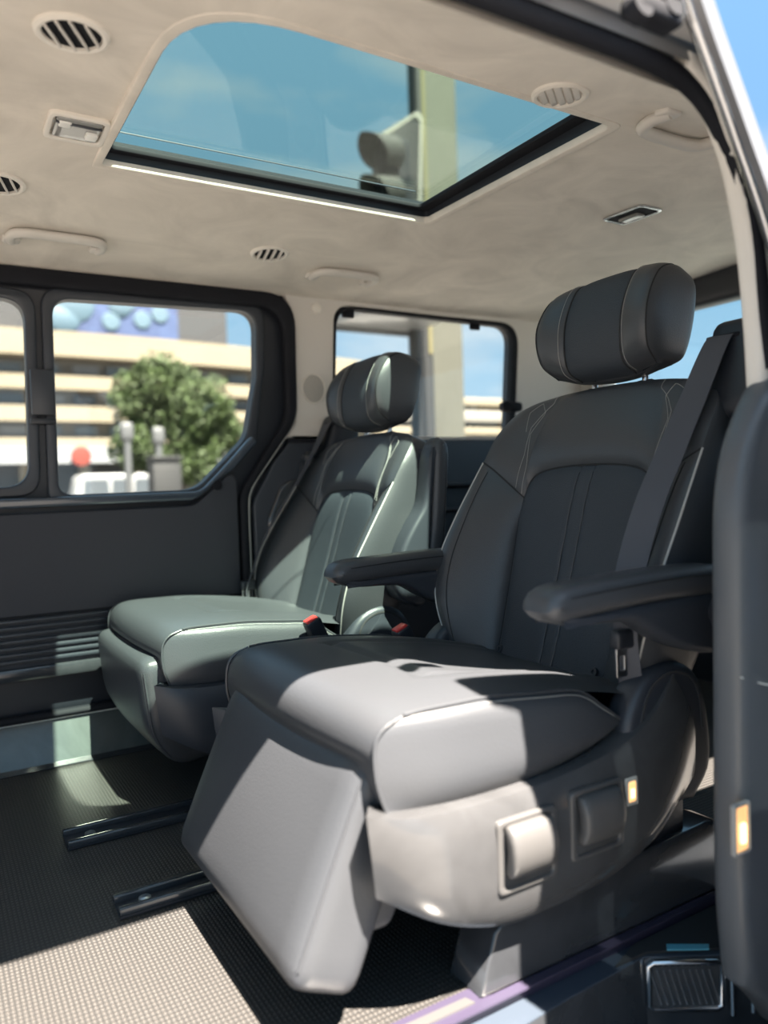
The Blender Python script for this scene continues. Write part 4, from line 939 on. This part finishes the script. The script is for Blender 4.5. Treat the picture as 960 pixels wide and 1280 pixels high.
# street lamps
for (px, top, Y, lab) in ((161, 540, 20.0, 'slim grey street post standing before the tree'), (200, 545, 21.0, 'short grey street post beside the low grey box, before the tree')):
    b = at(px, 600, Y=Y); tp = at(px, top, Y=Y)
    t = thing('street_post', (b.x, Y, GZ), lab, 'post')
    obj('pole', tube([(b.x, Y, GZ), (b.x, Y, tp.z)], 0.09, 10), 'pole_grey', t)
    obj('lamp_head', rbox((0.16, 0.12, 0.24), 0.08, 5, None, Matrix.Translation((b.x, Y, tp.z))), 'pole_grey', t)
b = at(207, 600, Y=18.0); k0 = thing('utility_box', (b.x, 18.0, GZ), 'dark grey utility box below the tree crown', 'utility box')
obj('cabinet', box(b.x-0.33, b.x+0.33, 17.8, 18.3, GZ, at(207, 575, Y=18).z, 0.03), 'dark_pole', k0); obj('cap', box(b.x-0.36, b.x+0.36, 17.75, 18.35, at(207, 575, Y=18).z, at(207, 575, Y=18).z+0.08, 0.02), 'dark_pole', k0)

def vehicle(cx, Y, L, Hh, label, mname):
    t = thing('parked_van', (cx, Y, GZ), label, 'car')
    side = [(-L/2, 0.35, .08), (L/2, 0.35, .08), (L/2, 0.95, .2), (L*0.40, Hh-0.08, .25), (L*0.30, Hh, .3), (-L*0.42, Hh, .25), (-L*0.49, 1.0, .15)]
    body = obj('body', moved(plate(fillet(side, 6), [], depth=1.7, bev=0.12, mid=0, bres=3), Matrix.Translation((cx, Y, GZ))), mname, t)
    for a, b in ((-0.40, -0.14), (-0.11, 0.10), (0.13, 0.36)):
        obj('window', moved(plate(fillet([(a*L, 1.05, .05), (b*L+0.06, 1.05, .05), (b*L, Hh-0.2, .08), (a*L+0.05, Hh-0.2, .08)], 4), [], depth=0.04, mid=-0.85, bev=0.005), Matrix.Translation((cx, Y, GZ))), 'window_dark', t)
    for s in (-0.32, 0.32):
        obj('wheel', moved(lathe([(0, -0.1), (0.22, -0.1), (0.33, -0.06), (0.33, 0.1), (0, 0.1)], 20), frame_at((cx+s*L, Y-0.8, GZ+0.33), (0, -1, 0))), 'rubber', t)
v0 = at(146, 600, Y=31.0); vehicle(v0.x, 31.0, 3.5, 1.95, 'white parked van beyond the sliding door window', 'white_paint')

# concrete column and signal pole beyond the quarter window and sunroof
CY = 7.6
def colx(px, py, Y): return at(px, py, Y=Y).x
cA, cB = at(541, 480, Y=CY), at(580, 480, Y=CY)
cc = thing('concrete_column', ((cA.x+cB.x)/2, CY, GZ), 'tall square concrete column behind the signal pole', 'column')
obj('shaft', box(cA.x, cB.x, CY, CY+0.35, GZ, 9.0, 0.01), 'concrete', cc)
obj('footing', box(cA.x-0.15, cB.x+0.15, CY-0.15, CY+0.5, GZ, GZ+0.25, 0.02), 'concrete', cc)
PY = 6.6
pA = at(528, 300, Y=PY)
tl = thing('traffic_signal', (pA.x, PY, GZ), 'traffic signal with hooded red lens on a dark pole', 'traffic light')
obj('pole', tube([(pA.x, PY, GZ), (pA.x, PY, 9.0)], 0.075, 12), 'dark_pole', tl)
obj('pole_stripe', box(pA.x-0.012, pA.x+0.03, PY-0.082, PY-0.06, 2.0, 9.0), 'yellow_paint', tl)
sc_ = at(492, 196, Y=PY-0.35)
PW = [at(522, 138, Y=PY-0.2), at(528, 146, Y=PY-0.2), at(526, 262, Y=PY-0.2), at(474, 262, Y=PY-0.2), at(476, 166, Y=PY-0.2)]
bo_ = fillet([(v.x, v.z, 0.02) for v in PW], 5)
cxm = sum(v.x for v in PW)/5; czm = sum(v.z for v in PW)/5
bd = obj('backboard', plate(bo_, [], depth=0.02, bev=0.004, mid=PY-0.2), 'signal_black', tl)
obj('board_border', plate([(cxm+(x-cxm)*0.97, czm+(z-czm)*0.97) for x, z in bo_], [[(cxm+(x-cxm)*0.80, czm+(z-czm)*0.86) for x, z in bo_]], depth=0.006, mid=PY-0.214), 'facade_pale', bd)
obj('signal_body', rbox((0.17, 0.10, 0.36), 0.04, 6, None, Matrix.Translation((sc_.x+0.0, PY-0.30, sc_.z-0.18))), 'rubber', tl)
VM = frame_at((sc_.x-0.02, PY-0.36, sc_.z+0.02), (-1.0, -0.30, -0.22), (0, 0, 1))
def visor_mesh():
    bm = bmesh.new(); A = []
    for i in range(25):
        an = math.radians(-150+300*i/24); L_ = 0.40-0.20*abs(i-12)/12
        A.append([bm.verts.new((0.16*math.cos(an), 0.16*math.sin(an), z)) for z in (0, L_)])
    for i in range(24): bm.faces.new((A[i][0], A[i+1][0], A[i+1][1], A[i][1]))
    return finish(bm)
obj('visor', moved(visor_mesh(), VM), 'visor', tl)
obj('lens', lathe([(0.15, 0.0), (0.12, 0.03), (0, 0.05)], 24, VM), 'red_lens', tl)
VM2 = frame_at((sc_.x-0.02, PY-0.36, sc_.z-0.36), (-1.0, -0.30, -0.22), (0, 0, 1))
obj('visor', moved(visor_mesh(), VM2), 'visor', tl)
obj('lens', lathe([(0.15, 0.0), (0.12, 0.03), (0, 0.05)], 24, VM2), 'rubber', tl)
# overpass and canopy beyond the quarter window
ov = thing('overpass', (14, 17, GZ), 'pale concrete overpass beyond the rear quarter window', 'overpass')
oy = 17.0
for k, (ya, yb, m_) in enumerate(((497, 507, 'facade'), (514, 528, 'facade_pale'), (536, 545, 'facade'), (552, 562, 'facade_pale'))):
    a0, a1 = at(500, yb, Y=oy+k*0.0), at(700, ya, Y=oy)
    zz0, zz1 = at(590, yb, Y=oy).z, at(590, ya, Y=oy).z
    obj('deck', box(a0.x-1, a1.x+9, oy-0.2*k, oy+1.5, zz0, zz1, 0.02), m_, ov)
for k in range(6):
    x = at(540, 550, Y=oy).x+k*1.6
    obj('pier', box(x, x+0.35, oy+0.3, oy+0.8, GZ, at(590, 500, Y=oy).z, 0.02), 'concrete', ov)
obj('rear_wall', box(at(480, 550, Y=oy).x-1, at(700, 550, Y=oy).x+9, oy+1.0, oy+1.3, GZ, at(590, 512, Y=oy).z), 'shop_pale', ov)
cnp = thing('canopy', (3.0, 4.6, GZ), 'white flat street canopy seen at the top of the quarter window', 'canopy')
cx0, cx1, cz0 = at(415, 405, Y=5.4).x, at(515, 400, Y=5.4).x, at(430, 409, Y=5.4).z
obj('canopy_roof', box(cx0, cx1, 4.5, 5.4, cz0, cz0+0.10, 0.02), 'white_paint', cnp)
obj('canopy_edge', box(cx0, cx1+0.02, 5.40, 5.43, cz0-0.03, cz0+0.12, 0.005), 'pole_grey', cnp)
obj('canopy_post', tube([(cx1-0.05, 5.3, GZ), (cx1-0.05, 5.3, cz0)], 0.05, 10), 'dark_pole', cnp)
